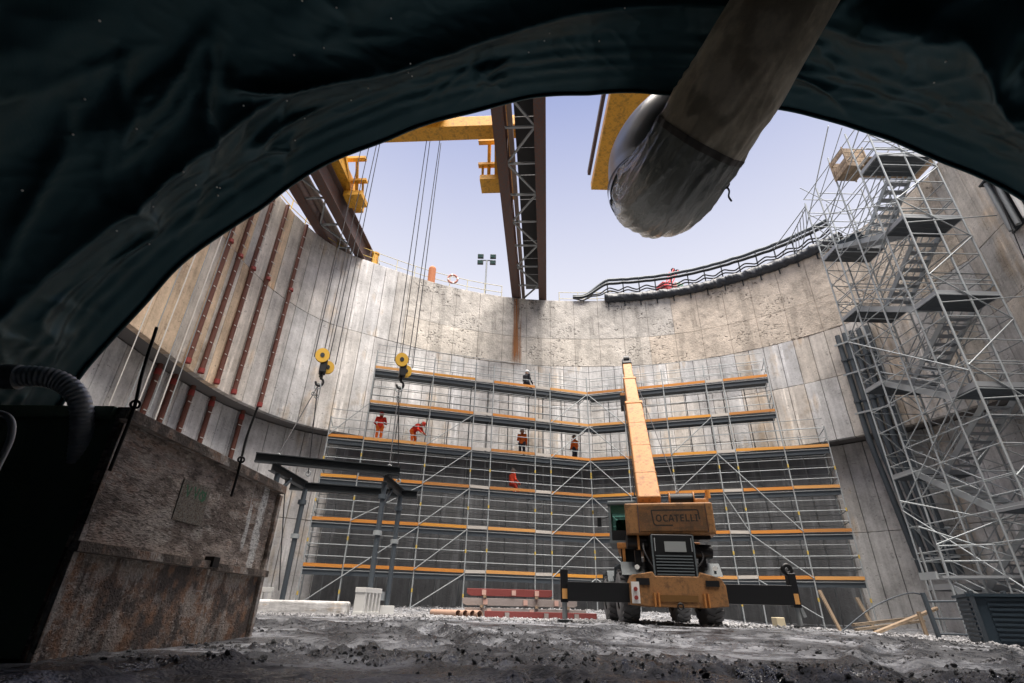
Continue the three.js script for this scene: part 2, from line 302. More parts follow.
function panels(parent, pl, y0, y1, matFn, gap = 0.035, thick = 0.3, i0 = 0, i1 = pl.length - 1, step = 1) {
  for (let i = i0; i < i1; i += step) {
    const a = pl[i], b = pl[Math.min(i1, i + step)], m = mesh('panel', panelGeo(a, b, y0, y1, gap, thick, (i + step / 2) * 0.8), matFn(i), parent);
    const dx = b[0] - a[0], dz = b[1] - a[1], L = Math.hypot(dx, dz), o = thick / 2 + rr(-0.006, 0.012);
    m.position.set((a[0] + b[0]) / 2 + dz / L * o, (y0 + y1) / 2, (a[1] + b[1]) / 2 - dx / L * o); m.rotation.y = Math.atan2(-dz, dx);
  }
}
const idxX = (x) => { for (let i = 0; i < plan.length; i++) if (plan[i][0] > x && plan[i][1] < -20) return i; return 0; };
const iRough = idxX(-7.5), Y0 = 8.95, YJ = 15.25, YC = 17.35, YR = 20.5;
const upper = thing('shaft_wall', 'tall pale concrete shaft wall of upright panels above the ledge', 'wall'); upper.userData.kind = 'structure';
mesh('wall_core', bandGeo(0.26, 1.8, Y0 + 0.02, YR - 0.03), M.backing, upper);
const leftMat = (i) => { const z = plan[i][1]; return z > -24 && plan[i][0] < 0 ? (rnd() < 0.42 ? M.concTan : pick(M.concWarm)) : (plan[i][0] > 8 ? pick([...M.concs, ...M.concWarm]) : pick(M.concs)); };
const warmMat = (i) => pick(M.concWarm);
const iMid = idxX(2.5);
panels(upper, plan, Y0, YJ, leftMat, 0.022, 0.3, 0, iMid);
panels(upper, plan, Y0, 12.4, leftMat, 0.022, 0.3, iMid); panels(upper, plan, 12.4, YJ, leftMat, 0.022, 0.3, iMid);
panels(upper, plan, YJ, YR, leftMat, 0.022, 0.3, 0, iRough);
panels(upper, plan, YJ, YC, (i) => M.rough[plan[i][0] > 9 ? 2 : 1], 0.008, 0.34, iRough, cornerIdx, 2);
panels(upper, plan, YC, YR, (i) => M.rough[plan[i][0] > 10 ? 2 : 0], 0.010, 0.3, iRough, cornerIdx, 2);
panels(upper, plan, YJ, YR, warmMat, 0.022, 0.3, cornerIdx, plan.length - 1, 2);
const lowPlan = offsetPlan(1.05);
const lower = thing('lower_shaft_wall', 'recessed lower shaft wall of grey concrete strips under the ledge', 'wall'); lower.userData.kind = 'structure';
mesh('wall_core', bandGeo(1.3, 2.5, -0.8, Y0 - 0.02), M.backing, lower);
panels(lower, lowPlan, -0.6, 4.4, (i) => pick(M.concs), 0.022); panels(lower, lowPlan, 4.4, Y0 - 0.02, (i) => pick(M.concs), 0.022);
// dark sprayed headwall behind the scaffold
{
  const i0 = Math.ceil(wallAt(-20).i), i1 = Math.floor(wallAt(33.2).i), hw = thing('sprayed_headwall', 'dark grey smooth sprayed concrete lining behind the lower scaffold', 'wall'); hw.userData.kind = 'structure';
  const pl = offsetPlan(0.85), P = [], U = [], I = []; let k = 0, ny = 24;
  for (let i = i0; i <= i1; i++) for (let j = 0; j <= ny; j++) {
    const y = -0.5 + (8.75 + 0.5) * j / ny, o = 0.05 * fb(pl[i][0] * 0.4, y * 0.4, 2, 3), n = wallIdx(i);
    P.push(pl[i][0] + n.nx * o, y, pl[i][1] + n.nz * o); U.push(i * 0.8 / 4, y / 4);
  }
  for (let i = 0; i < i1 - i0; i++) for (let j = 0; j < ny; j++) { const a = i * (ny + 1) + j, b = a + ny + 1; I.push(a, b, b + 1, a, b + 1, a + 1); }
  const g = new THREE.BufferGeometry(); g.setAttribute('position', new THREE.Float32BufferAttribute(P, 3)); g.setAttribute('uv', new THREE.Float32BufferAttribute(U, 2)); g.setIndex(I); g.computeVertexNormals();
  mesh('lining', g, M.shot, hw);
}
// rust run below the central girder
{
  const w = 128, h = 256, d = new Uint8Array(w * h * 4);
  for (let y = 0; y < h; y++) for (let x = 0; x < w; x++) {
    const k = (y * w + x) * 4, s = nS[(y * 2) * N + x * 3], e = 1 - Math.abs(x / w - 0.5 - 0.16 * (s - 0.5)) * 2, a = sm(0.35, 0.75, e * 0.7 + (s - 0.5) * 1.3 + 0.1) * sm(0, 0.25, y / h + 0.25 * (s - 0.5));
    d[k] = 150; d[k + 1] = 96; d[k + 2] = 48; d[k + 3] = Math.round(255 * Math.min(1, a * 0.8));
  }
  const t = new THREE.DataTexture(d, w, h); t.colorSpace = THREE.SRGBColorSpace; t.magFilter = THREE.LinearFilter; t.needsUpdate = true;
  const p = wallAt(0.6), m = mesh('rust_stain', new THREE.PlaneGeometry(0.9, 5.4), new THREE.MeshStandardMaterial({ map: t, transparent: true, roughness: 0.95 }), upper);
  m.position.set(p.x + p.nx * 0.09, 17.7, p.z + p.nz * 0.09); m.rotation.y = Math.atan2(p.nx, p.nz);
}
// portal wall behind and around the tunnel mouth, tunnel shell, ground at the surface
const PD = 6.5, PYAW = 3 * RAD, TU = V(Math.cos(PYAW), 0, Math.sin(PYAW)), TN = V(Math.sin(PYAW), 0, -Math.cos(PYAW));
const TC = { x: 1.5, y: 0.86, r: 8.45 };
const tun = (u, y, s) => TU.clone().multiplyScalar(u).addScaledVector(TN, s).setY(y);
{
  const sh = new THREE.Shape(); sh.moveTo(-15.5, -0.8); sh.lineTo(20.5, -0.8); sh.lineTo(20.5, YR); sh.lineTo(-15.5, YR); sh.closePath();
  const ho = new THREE.Path(); ho.absarc(TC.x, TC.y, TC.r + 0.12, -0.19, Math.PI + 0.19, false); ho.closePath(); sh.holes.push(ho);
  const g = new THREE.ExtrudeGeometry(sh, { depth: 1.2, bevelEnabled: false, curveSegments: 48 });
  const p = g.attributes.position, uv = g.attributes.uv; for (let i = 0; i < p.count; i++) uv.setXY(i, p.getX(i) / 4, p.getY(i) / 4);
  const m = mesh('portal_wall', g, M.concs[0]); m.rotation.y = -PYAW; m.position.copy(TN).multiplyScalar(PD - 0.05); m.position.addScaledVector(TN, 0);
  tag(m, 'flat concrete wall pierced by the arched tunnel mouth', 'wall', null, 'structure');
}
{
  // yard at the top of the shaft: a flat ring round the opening
  const sh = new THREE.Shape(); sh.moveTo(-70, -70); sh.lineTo(70, -70); sh.lineTo(70, 70); sh.lineTo(-70, 70); sh.closePath();
  const h = new THREE.Path(), op = offsetPlan(0.9); op.forEach(([x, z], i) => i ? h.lineTo(x, -z) : h.moveTo(x, -z)); h.closePath(); sh.holes.push(h);
  const g = new THREE.ShapeGeometry(sh); g.rotateX(-Math.PI / 2); const m = mesh('yard', g, std([0.2, 0.19, 0.18], { side: THREE.DoubleSide })); m.position.y = YR - 0.06;
  tag(m, 'level yard around the top of the shaft', 'ground', null, 'structure');
  // tunnel: concrete shell outside the sheeting, closed at its inner end
  const P = [], I = []; const na = 40; for (const s of [PD - 1.1, -20]) for (let i = 0; i <= na; i++) { const a = -0.25 + (Math.PI + 0.5) * i / na, v = tun(TC.x + (TC.r + 0.5) * Math.cos(a), TC.y + (TC.r + 0.5) * Math.sin(a), s); P.push(v.x, v.y, v.z); }
  for (let i = 0; i < na; i++) { const b = i + na + 1; I.push(i, b, b + 1, i, b + 1, i + 1); }
  const cidx = P.length / 3; const cv = tun(TC.x, TC.y, -20); P.push(cv.x, cv.y, cv.z); for (let i = 0; i < na; i++) I.push(na + 1 + i, na + 2 + i, cidx);
  const g2 = new THREE.BufferGeometry(); g2.setAttribute('position', new THREE.Float32BufferAttribute(P, 3)); g2.setIndex(I); g2.computeVertexNormals();
  const t = mesh('tunnel_shell', g2, std([0.1, 0.1, 0.1], { side: THREE.DoubleSide })); tag(t, 'concrete tunnel vault around and behind the viewer', 'tunnel', null, 'structure');
}
// ---------------------------------------------------------------- black waterproofing sheet of the tunnel mouth
{
  const g = thing('tunnel_membrane', 'black waterproofing sheet draped in folds over the arched tunnel mouth', 'sheeting');
  const na = 640, ns = 260, P = [], U = [], I = [], A0 = -0.17, A1 = Math.PI + 0.17;
  const foldIn = (a, s) => { // s: metres back from the edge
    const arc = a * TC.r;
    const wx = arc + 0.9 * n3(arc * 0.25, s * 0.3, 3.1), ws = s + 0.5 * n3(arc * 0.3, s * 0.4, 7.7);
    const rg = (x, y, z, w, pw) => Math.pow(1 - Math.min(1, Math.abs(n3(x, y, z)) * w), pw);
    let f = 0.40 * fb(arc * 0.12, s * 0.5 + 3, 1.1, 2);
    f += 0.24 * rg(wx * 0.06 + 7, ws * 0.55, 5.5, 2.2, 2) * sm(0.3, 1.2, s);
    const on = sm(-0.05, 0.25, n3(arc * 0.22, s * 0.3, 6.1)), on2 = sm(-0.1, 0.2, n3(arc * 0.3 + 9, s * 0.4, 2.1));
    f += 0.17 * on * rg(wx * 0.75 + 0.6 * ws, ws * 0.5, 8.2, 2.6, 3) + 0.15 * on2 * rg(wx * 0.5 - 0.9 * ws, ws * 0.7 + 0.2 * wx, 12.4, 3, 3);
    f += 0.045 * on2 * rg(wx * 1.6 + ws, ws * 1.1 - 0.4 * wx, 15.1, 3.2, 2) + 0.010 * rg(wx * 2.6 - ws * 1.5, ws * 2.4, 21.3, 3, 2);
    f += 0.035 * fb(arc * 0.9, s * 1.6, 4, 4) + 0.014 * Math.sin(s * 26 + 2 * n3(arc * 0.3, 1, 1)) * (1 - sm(0.5, 1.6, s));
    return f * sm(0.0, 0.9, s) + 0.10;
  };
  for (let j = 0; j <= ns; j++) {
    const s = 18 * Math.pow(j / ns, 1.7);
    for (let i = 0; i <= na; i++) {
      const a = A0 + (A1 - A0) * i / na; const q = sm(0, 0.12, s);
      const rad = TC.r - foldIn(a, s) + 0.10 + 0.02 * n3(a * 14, 0, 2) ;
      const v = tun(TC.x + rad * Math.cos(a), TC.y + rad * Math.sin(a), PD - s + 0.10 * (1 - q) * n3(a * 6, 1, 1)); P.push(v.x, v.y, v.z); U.push(a * TC.r / 2, s / 2);
    }
  }
  for (let j = 0; j < ns; j++) for (let i = 0; i < na; i++) { const a = j * (na + 1) + i, b = a + na + 1; I.push(a, a + 1, b + 1, a, b + 1, b); }
  const geo = new THREE.BufferGeometry(); geo.setAttribute('position', new THREE.Float32BufferAttribute(P, 3)); geo.setAttribute('uv', new THREE.Float32BufferAttribute(U, 2)); geo.setIndex(I); geo.computeVertexNormals();
  const weave = texG(512, 512, (i, x, y) => 0.5 + 0.3 * (nB[(y * 2) * N + x * 2] - 0.5) + 0.2 * (((x >> 1) + (y >> 1)) & 1));
  M.membrane = new THREE.MeshPhysicalMaterial({ color: rgb(0.010, 0.028, 0.036), specularColor: rgb(0.45, 0.88, 1.0), specularIntensity: 1.0, roughness: 0.33, bumpMap: weave, bumpScale: 0.006, side: THREE.DoubleSide });
  mesh('sheet', geo, M.membrane, g);
  // doubled hem along the edge of the arch
  const hem = []; for (let i = 0; i <= 120; i++) { const a = A0 + (A1 - A0) * i / 120; { const rd = TC.r - 0.02 + 0.02 * n3(a * 14, 0, 2); hem.push(tun(TC.x + rd * Math.cos(a), TC.y + rd * Math.sin(a), PD + 0.10 * n3(a * 6, 1, 1))); } }
  const hg = tubeGeo(hem, 0.03, 240, 8); mesh('hem', hg, M.membrane, g);
  const disc = new THREE.CylinderGeometry(0.013, 0.013, 0.012, 10);
  for (let i = 0; i < 60; i++) {
    const a = i < 40 ? rr(2.0, 3.0) : rr(0.25, 2.3), s = rr(0.5, 4.2), rad = TC.r - foldIn(a, s) + 0.07;
    const d = mesh('fixing_disc', disc, M.white, g); d.position.copy(tun(TC.x + rad * Math.cos(a), TC.y + rad * Math.sin(a), PD - s));
    const nrm = TU.clone().multiplyScalar(-Math.cos(a)).setY(-Math.sin(a)).normalize(); d.quaternion.setFromUnitVectors(UP, nrm);
  }
}
// ---------------------------------------------------------------- ventilation duct
{
  const g = thing('ventilation_duct', 'huge wrinkled brown fabric ventilation duct hanging through the tunnel mouth', 'duct');
  const ductN = vn(512, 512, 120, 120, 6, 21), ductF = vn(512, 512, 14, 22, 4, 22);
  const dTex = texC(512, 512, (i) => { const t = sm(0.35, 0.65, ductN[i]), f = 0.88 + 0.24 * ductF[i], p = sm(0.6, 0.7, ductF[i] * 0.5 + ductN[i] * 0.5); return [mix(0.5, 0.82, t) * f, mix(0.44, 0.73, t) * f, mix(0.33, 0.57, t) * f]; });
  const fabric = new THREE.MeshPhysicalMaterial({ map: dTex, roughness: 0.4, bumpMap: texG(512, 512, (i) => ductF[i] * 0.4 + ductN[i] * 0.6), bumpScale: 0.008, side: THREE.DoubleSide });
  const film = new THREE.MeshPhysicalMaterial({ color: rgb(0.24, 0.255, 0.235), roughness: 0.24, clearcoat: 0.4, clearcoatRoughness: 0.2, bumpMap: texG(512, 512, (i) => ductF[i]), bumpScale: 0.02, side: THREE.DoubleSide });
  const metal = std([0.36, 0.36, 0.355], { metalness: 0.6, roughness: 0.34, bumpMap: texG(256, 256, (i, x, y) => 0.5 + 0.5 * Math.sin(y / 256 * Math.PI * 6)), bumpScale: 0.004 });
  // one continuous run; each stretch of it is a part of its own
  const o = 0.5;
  const runPts = [V(5.2, 9.1 + o, -1.6), V(4.75, 8.95 + o, -2.9), V(4.23, 8.55 + o, -3.84), V(3.92, 8.10 + o, -4.33), V(3.42, 7.45 + o, -5.24), V(2.99, 6.98 + o, -6.1), V(2.80, 6.82 + o, -6.6), V(2.70, 6.90 + o, -7.08), V(2.66, 7.28 + o, -7.42), V(2.66, 7.72 + o, -7.5), V(2.70, 8.15 + o, -7.46), V(2.95, 8.58 + o, -7.3), V(3.3, 8.85 + o, -7.1), V(3.8, 8.95 + o, -6.7)];
  const cur = new THREE.CatmullRomCurve3(runPts), FN = 300, fr = cur.computeFrenetFrames(FN), tot = cur.getLength(); cur.arcLengthDivisions = 600;
  const sweep = (i0, i1, rad, wrk, nr) => {
    const P = [], U = [], I = [];
    for (let i = i0; i <= i1; i++) {
      const t = i / FN, p = cur.getPointAt(t);
      for (let j = 0; j <= nr; j++) { const a = j / nr * Math.PI * 2, k = rad(t) + wrk(t, a); const d = fr.normals[i].clone().multiplyScalar(Math.cos(a) * k).addScaledVector(fr.binormals[i], Math.sin(a) * k).add(p); P.push(d.x, d.y, d.z); U.push(j / nr * 3, t * tot / 1.7); }
    }
    const n = i1 - i0; for (let i = 0; i < n; i++) for (let j = 0; j < nr; j++) { const a = i * (nr + 1) + j, b = a + nr + 1; I.push(a, a + 1, b, a + 1, b + 1, b); }
    const q = new THREE.BufferGeometry(); q.setAttribute('position', new THREE.Float32BufferAttribute(P, 3)); q.setAttribute('uv', new THREE.Float32BufferAttribute(U, 2)); q.setIndex(I); q.computeVertexNormals(); return q;
  };
  const R = (t) => mix(0.66, 0.81, sm(0.15, 0.5, t)) + 0.05 * Math.exp(-Math.pow((t - 0.66) / 0.06, 2));
  const ca = (a) => Math.cos(a), sa = (a) => Math.sin(a), rdg = (x, y, z, w) => Math.pow(1 - Math.min(1, Math.abs(n3(x, y, z)) * w), 3);
  const wrinkle = (t, a) => 0.03 * n3(ca(a) * 1.4, sa(a) * 1.4, t * 10) + 0.010 * rdg(ca(a) * 3.2, sa(a) * 3.2, t * 7, 3) + sm(0.40, 0.56, t) * (0.045 * rdg(ca(a) * 3.0, sa(a) * 3.0, t * 7, 2.4) + 0.016 * rdg(ca(a) * 5 + t * 6, sa(a) * 5, t * 14, 2.4)) - 0.05;
  mesh('fabric_duct', sweep(0, 168, R, wrinkle, 120), fabric, g);
  mesh('wrapped_elbow', sweep(168, 226, R, wrinkle, 160), film, g);
  mesh('metal_elbow', sweep(224, 300, () => 0.80, () => 0, 64), metal, g);
  mesh('clamp_ring', sweep(223, 227, () => 0.845, () => 0, 64), M.blackSteel, g);
  mesh('seam_band', sweep(166, 169, (t) => R(t) + 0.008, wrinkle, 120), std([0.10, 0.09, 0.08], { roughness: 0.6, side: THREE.DoubleSide }), g);
  const kn = V(3.52, 6.95, -6.5); mesh('cord_knot', tubeGeo([kn, kn.clone().add(V(0.10, 0.05, 0)), kn.clone().add(V(0.15, 0.15, 0)), kn.clone().add(V(0.05, 0.13, 0.03)), kn.clone().add(V(0.12, -0.02, 0)), kn.clone().add(V(0.09, -0.16, 0)), kn.clone().add(V(0.12, -0.26, 0))], 0.016, 40, 6), M.rubber, g);
}
// ---------------------------------------------------------------- muck skip with lifting bars
{
  const yaw = -2.5 * RAD;   // long side runs away from the viewer
  const g = thing('muck_skip', 'big rusty steel muck skip with ribbed sides at the tunnel mouth', 'skip', [-4.24, 0, -5.36], 2.5 * RAD * -1 * -1);
  g.rotation.y = -2.5 * RAD; const L = 4.05, W = 2.0, H = 2.36;
  const plate = (name, w, h, d, x, y, z, mat, scale = 2.2) => { const q = new RoundedBoxGeometry(w, h, d, 1, 0.006); const p = q.attributes.position, n = q.attributes.normal, uv = q.attributes.uv; for (let i = 0; i < p.count; i++) { const ax = Math.abs(n.getX(i)) > 0.7; uv.setXY(i, (ax ? p.getZ(i) : p.getX(i)) / scale + 0.1, (Math.abs(n.getY(i)) > 0.7 ? p.getZ(i) : p.getY(i)) / scale + 0.2); } const m = mesh(name, q, mat, g); m.position.set(x, y, z); return m; };
  { // upper plate with caked cement and pale runs near its far end
    const w = 1024, h = 384, ct = texC(w, h, (i, x, y) => {
      const k = ((y * 2) % N) * N + x, u = x / w, v = y / h, s = nS[((y * 3) % N) * N + (x * 2) % N], n = nB[k], l = nL[k], t = sm(0.40, 0.60, nA[k] * 0.5 + n * 0.5);
      let c = [mix(0.22, 0.50, t), mix(0.18, 0.43, t), mix(0.155, 0.38, t)];
      const rust = sm(0.50, 0.62, n * 0.5 + l * 0.5); c = c.map((q, j) => mix(q, [0.30, 0.15, 0.085][j], 0.6 * rust));
      const cake = sm(0.46, 0.58, l * 0.55 + n * 0.3 + 0.18 * Math.exp(-Math.pow((u - 0.42) / 0.22, 2) - Math.pow((v - 0.35) / 0.3, 2))); c = c.map((q, j) => mix(q, [0.50, 0.47, 0.43][j], 0.7 * cake));
      const e = Math.max(Math.exp(-Math.pow((u - 0.87 - 0.05 * (s - 0.5)) / 0.035, 4)), 0.8 * Math.exp(-Math.pow((u - 0.78 - 0.06 * (s - 0.5)) / 0.016, 4))), run = sm(0.35, 0.6, e * 0.6 + (s - 0.5) * 1.2 + (n - 0.5) * 0.6); c = c.map((q, j) => mix(q, [0.74, 0.74, 0.72][j], run));
      const sp = sm(0.70, 0.78, nP[k]); c = c.map((q, j) => mix(q, [0.72, 0.68, 0.62][j], 0.5 * sp)); const dk = sm(0.60, 0.70, nP[(k + 4321) % (N * N)]); const g2 = (0.6 + 0.8 * nF[k]) * (1 - 0.5 * dk); return c.map((q) => q * g2);
    });
    const m = plate('upper_side_plate', 0.04, 1.30, L, -0.02, 1.60, -L / 2, std([1, 1, 1], { map: ct, bumpMap: rustBump, bumpScale: 0.02, roughness: 0.85 })); const p = m.geometry.attributes.position, uv = m.geometry.attributes.uv; for (let i = 0; i < p.count; i++) uv.setXY(i, 0.5 - p.getZ(i) / L, p.getY(i) / 1.3 + 0.5);
  } plate('lower_side_plate', 0.045, 0.95, L, -0.02, 0.472, -L / 2, M.skipLow);
  plate('side_wall', 0.04, H - 0.12, L, -W + 0.02, H / 2 - 0.06, -L / 2, M.skip);
  plate('end_wall', W - 0.09, H - 0.14, 0.04, -W / 2, H / 2 - 0.05, -0.03, M.skipEnd);
  plate('end_wall', W - 0.09, H - 0.14, 0.04, -W / 2, H / 2 - 0.05, -L + 0.03, M.skip);
  plate('floor_plate', W - 0.1, 0.05, L - 0.12, -W / 2, 0.08, -L / 2, M.skip);
  const rim = plate('top_rail', 0.14, 0.13, L + 0.04, 0.02, H - 0.05, -L / 2, M.skip);
  plate('top_rail', 0.14, 0.13, L + 0.04, -W - 0.02, H - 0.05, -L / 2, M.skip);
  plate('top_rail', W - 0.12, 0.13, 0.12, -W / 2, H - 0.053, 0.0, M.skipEnd); plate('top_rail', W - 0.12, 0.13, 0.12, -W / 2, H - 0.053, -L, M.skip);
  plate('side_rib', 0.10, 0.10, L * 0.60, 0.05, 0.96, -L * 0.30, M.skip); plate('side_rib', 0.10, 0.10, L * 0.385, 0.05, 0.945, -L * 0.812, M.skip);
  plate('corner_post', 0.06, H - 0.14, 0.07, 0.032, H / 2 - 0.08, -0.05, M.skip); plate('corner_post', 0.06, H - 0.14, 0.10, 0.032, H / 2 - 0.08, -L + 0.06, M.skip);
  plate('rib_lug', 0.14, 0.13, 0.16, 0.06, 1.0, -2.38, M.blackSteel);
  // faded painted plate with green strokes
  const cv = document.createElement('canvas'); cv.width = 256; cv.height = 256; const c = cv.getContext('2d'); c.fillStyle = '#8f8c85'; c.fillRect(0, 0, 256, 256);
  for (let i = 0; i < 1500; i++) { const v = 60 + rnd() * 120; c.fillStyle = `rgba(${v},${v * 0.92},${v * 0.82},0.6)`; c.fillRect(rnd() * 256, rnd() * 256, 2 + rnd() * 7, 2 + rnd() * 7); }
  c.strokeStyle = '#3c7a58'; c.lineWidth = 13; c.globalAlpha = 0.8; for (const [x, y] of [[40, 60], [110, 55], [180, 60]]) { c.beginPath(); c.moveTo(x, y - 30); c.lineTo(x + 24, y + 34); c.lineTo(x + 44, y - 26); c.stroke(); } c.beginPath(); c.arc(196, 70, 28, 0, 6.28); c.stroke();
  c.globalAlpha = 0.7; for (let i = 0; i < 700; i++) { const v = 40 + rnd() * 60; c.fillStyle = `rgba(${v + 25},${v + 8},${v - 5},0.55)`; c.fillRect(rnd() * 256, rnd() * 256, 2 + rnd() * 9, 2 + rnd() * 9); }
  const tx = new THREE.CanvasTexture(cv); tx.colorSpace = THREE.SRGBColorSpace;
  const pl = mesh('faded_plate', new THREE.BoxGeometry(0.62, 0.5, 0.012), std([1, 1, 1], { map: tx, roughness: 0.85 }), g); pl.rotation.y = Math.PI / 2; pl.position.set(0.008, 1.66, -1.66);
  // lifting bars hooked over the rail
  for (const [z, up, dn, lean] of [[-0.02, 1.0, 0.55, 0.02], [-2.36, 0.95, 0.36, -0.05]]) {
    const b = mesh('lifting_bar', tubeGeo([V(0.10, H - 0.12 - dn, z), V(0.105, H - 0.1, z), V(0.10, H + 0.05, z), V(0.06, H + 0.4, z + lean), V(0.05, H + up, z + lean * 3)], 0.018, 30, 8), M.blackSteel, g);
    const r = mesh('shackle', new THREE.TorusGeometry(0.042, 0.014, 8, 20), M.blackSteel, b); r.position.set(0.1, H + 0.06, z); r.rotation.y = 0.6;
  }
}
// ---------------------------------------------------------------- flexible hose on the skip and the bent handrail beside it
{
  const g = thing('suction_hose', 'thick ribbed grey hose with pipe coupling curling over the skip', 'hose');
  const pts = [V(-5.25, 2.52, -4.92), V(-4.95, 2.56, -4.98), V(-4.80, 2.55, -5.05), V(-4.66, 2.47, -5.12), V(-4.58, 2.34, -5.2), V(-4.57, 2.05, -5.36), V(-4.6, 1.5, -5.6), V(-4.75, 0.6, -6)];
  const c = new THREE.CatmullRomCurve3(pts), q = new THREE.TubeGeometry(c, 260, 0.105, 20), p = q.attributes.position;
  for (let i = 0; i <= 260; i++) { const o = c.getPointAt(i / 260), k = 1 + 0.05 * Math.sin(i * 1.55); for (let j = 0; j <= 20; j++) { const n = i * 21 + j; p.setXYZ(n, o.x + (p.getX(n) - o.x) * k, o.y + (p.getY(n) - o.y) * k, o.z + (p.getZ(n) - o.z) * k); } } q.computeVertexNormals();
  mesh('ribbed_hose', q, std([0.58, 0.61, 0.63], { roughness: 0.3, metalness: 0.2 }), g);
  bar('steel_pipe', V(-6.6, 2.5, -4.75), V(-5.16, 2.53, -4.93), 0.085, M.white, g, UC16);
  bar('coupling', V(-5.24, 2.525, -4.92), V(-5.1, 2.53, -4.94), 0.13, M.galvDark, g, UC16); bar('coupling', V(-5.33, 2.525, -4.91), V(-5.27, 2.527, -4.915), 0.125, M.galvDark, g, UC16);
  const h = thing('bent_handrail', 'bent grey steel tube handrail standing in front of the skip', 'handrail');
  mesh('tube', tubeGeo([V(-4.6, 0.0, -3.3), V(-4.6, 0.8, -3.3), V(-4.58, 1.5, -3.3), V(-4.4, 1.63, -3.31), V(-3.7, 1.63, -3.37), V(-3.45, 1.6, -3.4), V(-3.38, 1.48, -3.41), V(-3.38, 1.2, -3.42), V(-3.38, 0.6, -3.42), V(-3.38, -0.02, -3.42)], 0.022, 120, 10), std([0.66, 0.69, 0.7], { roughness: 0.4 }), h);
  bar('cross_rail', V(-4.6, 0.85, -3.3), V(-3.38, 0.85, -3.42), 0.018, M.galv, h);
}
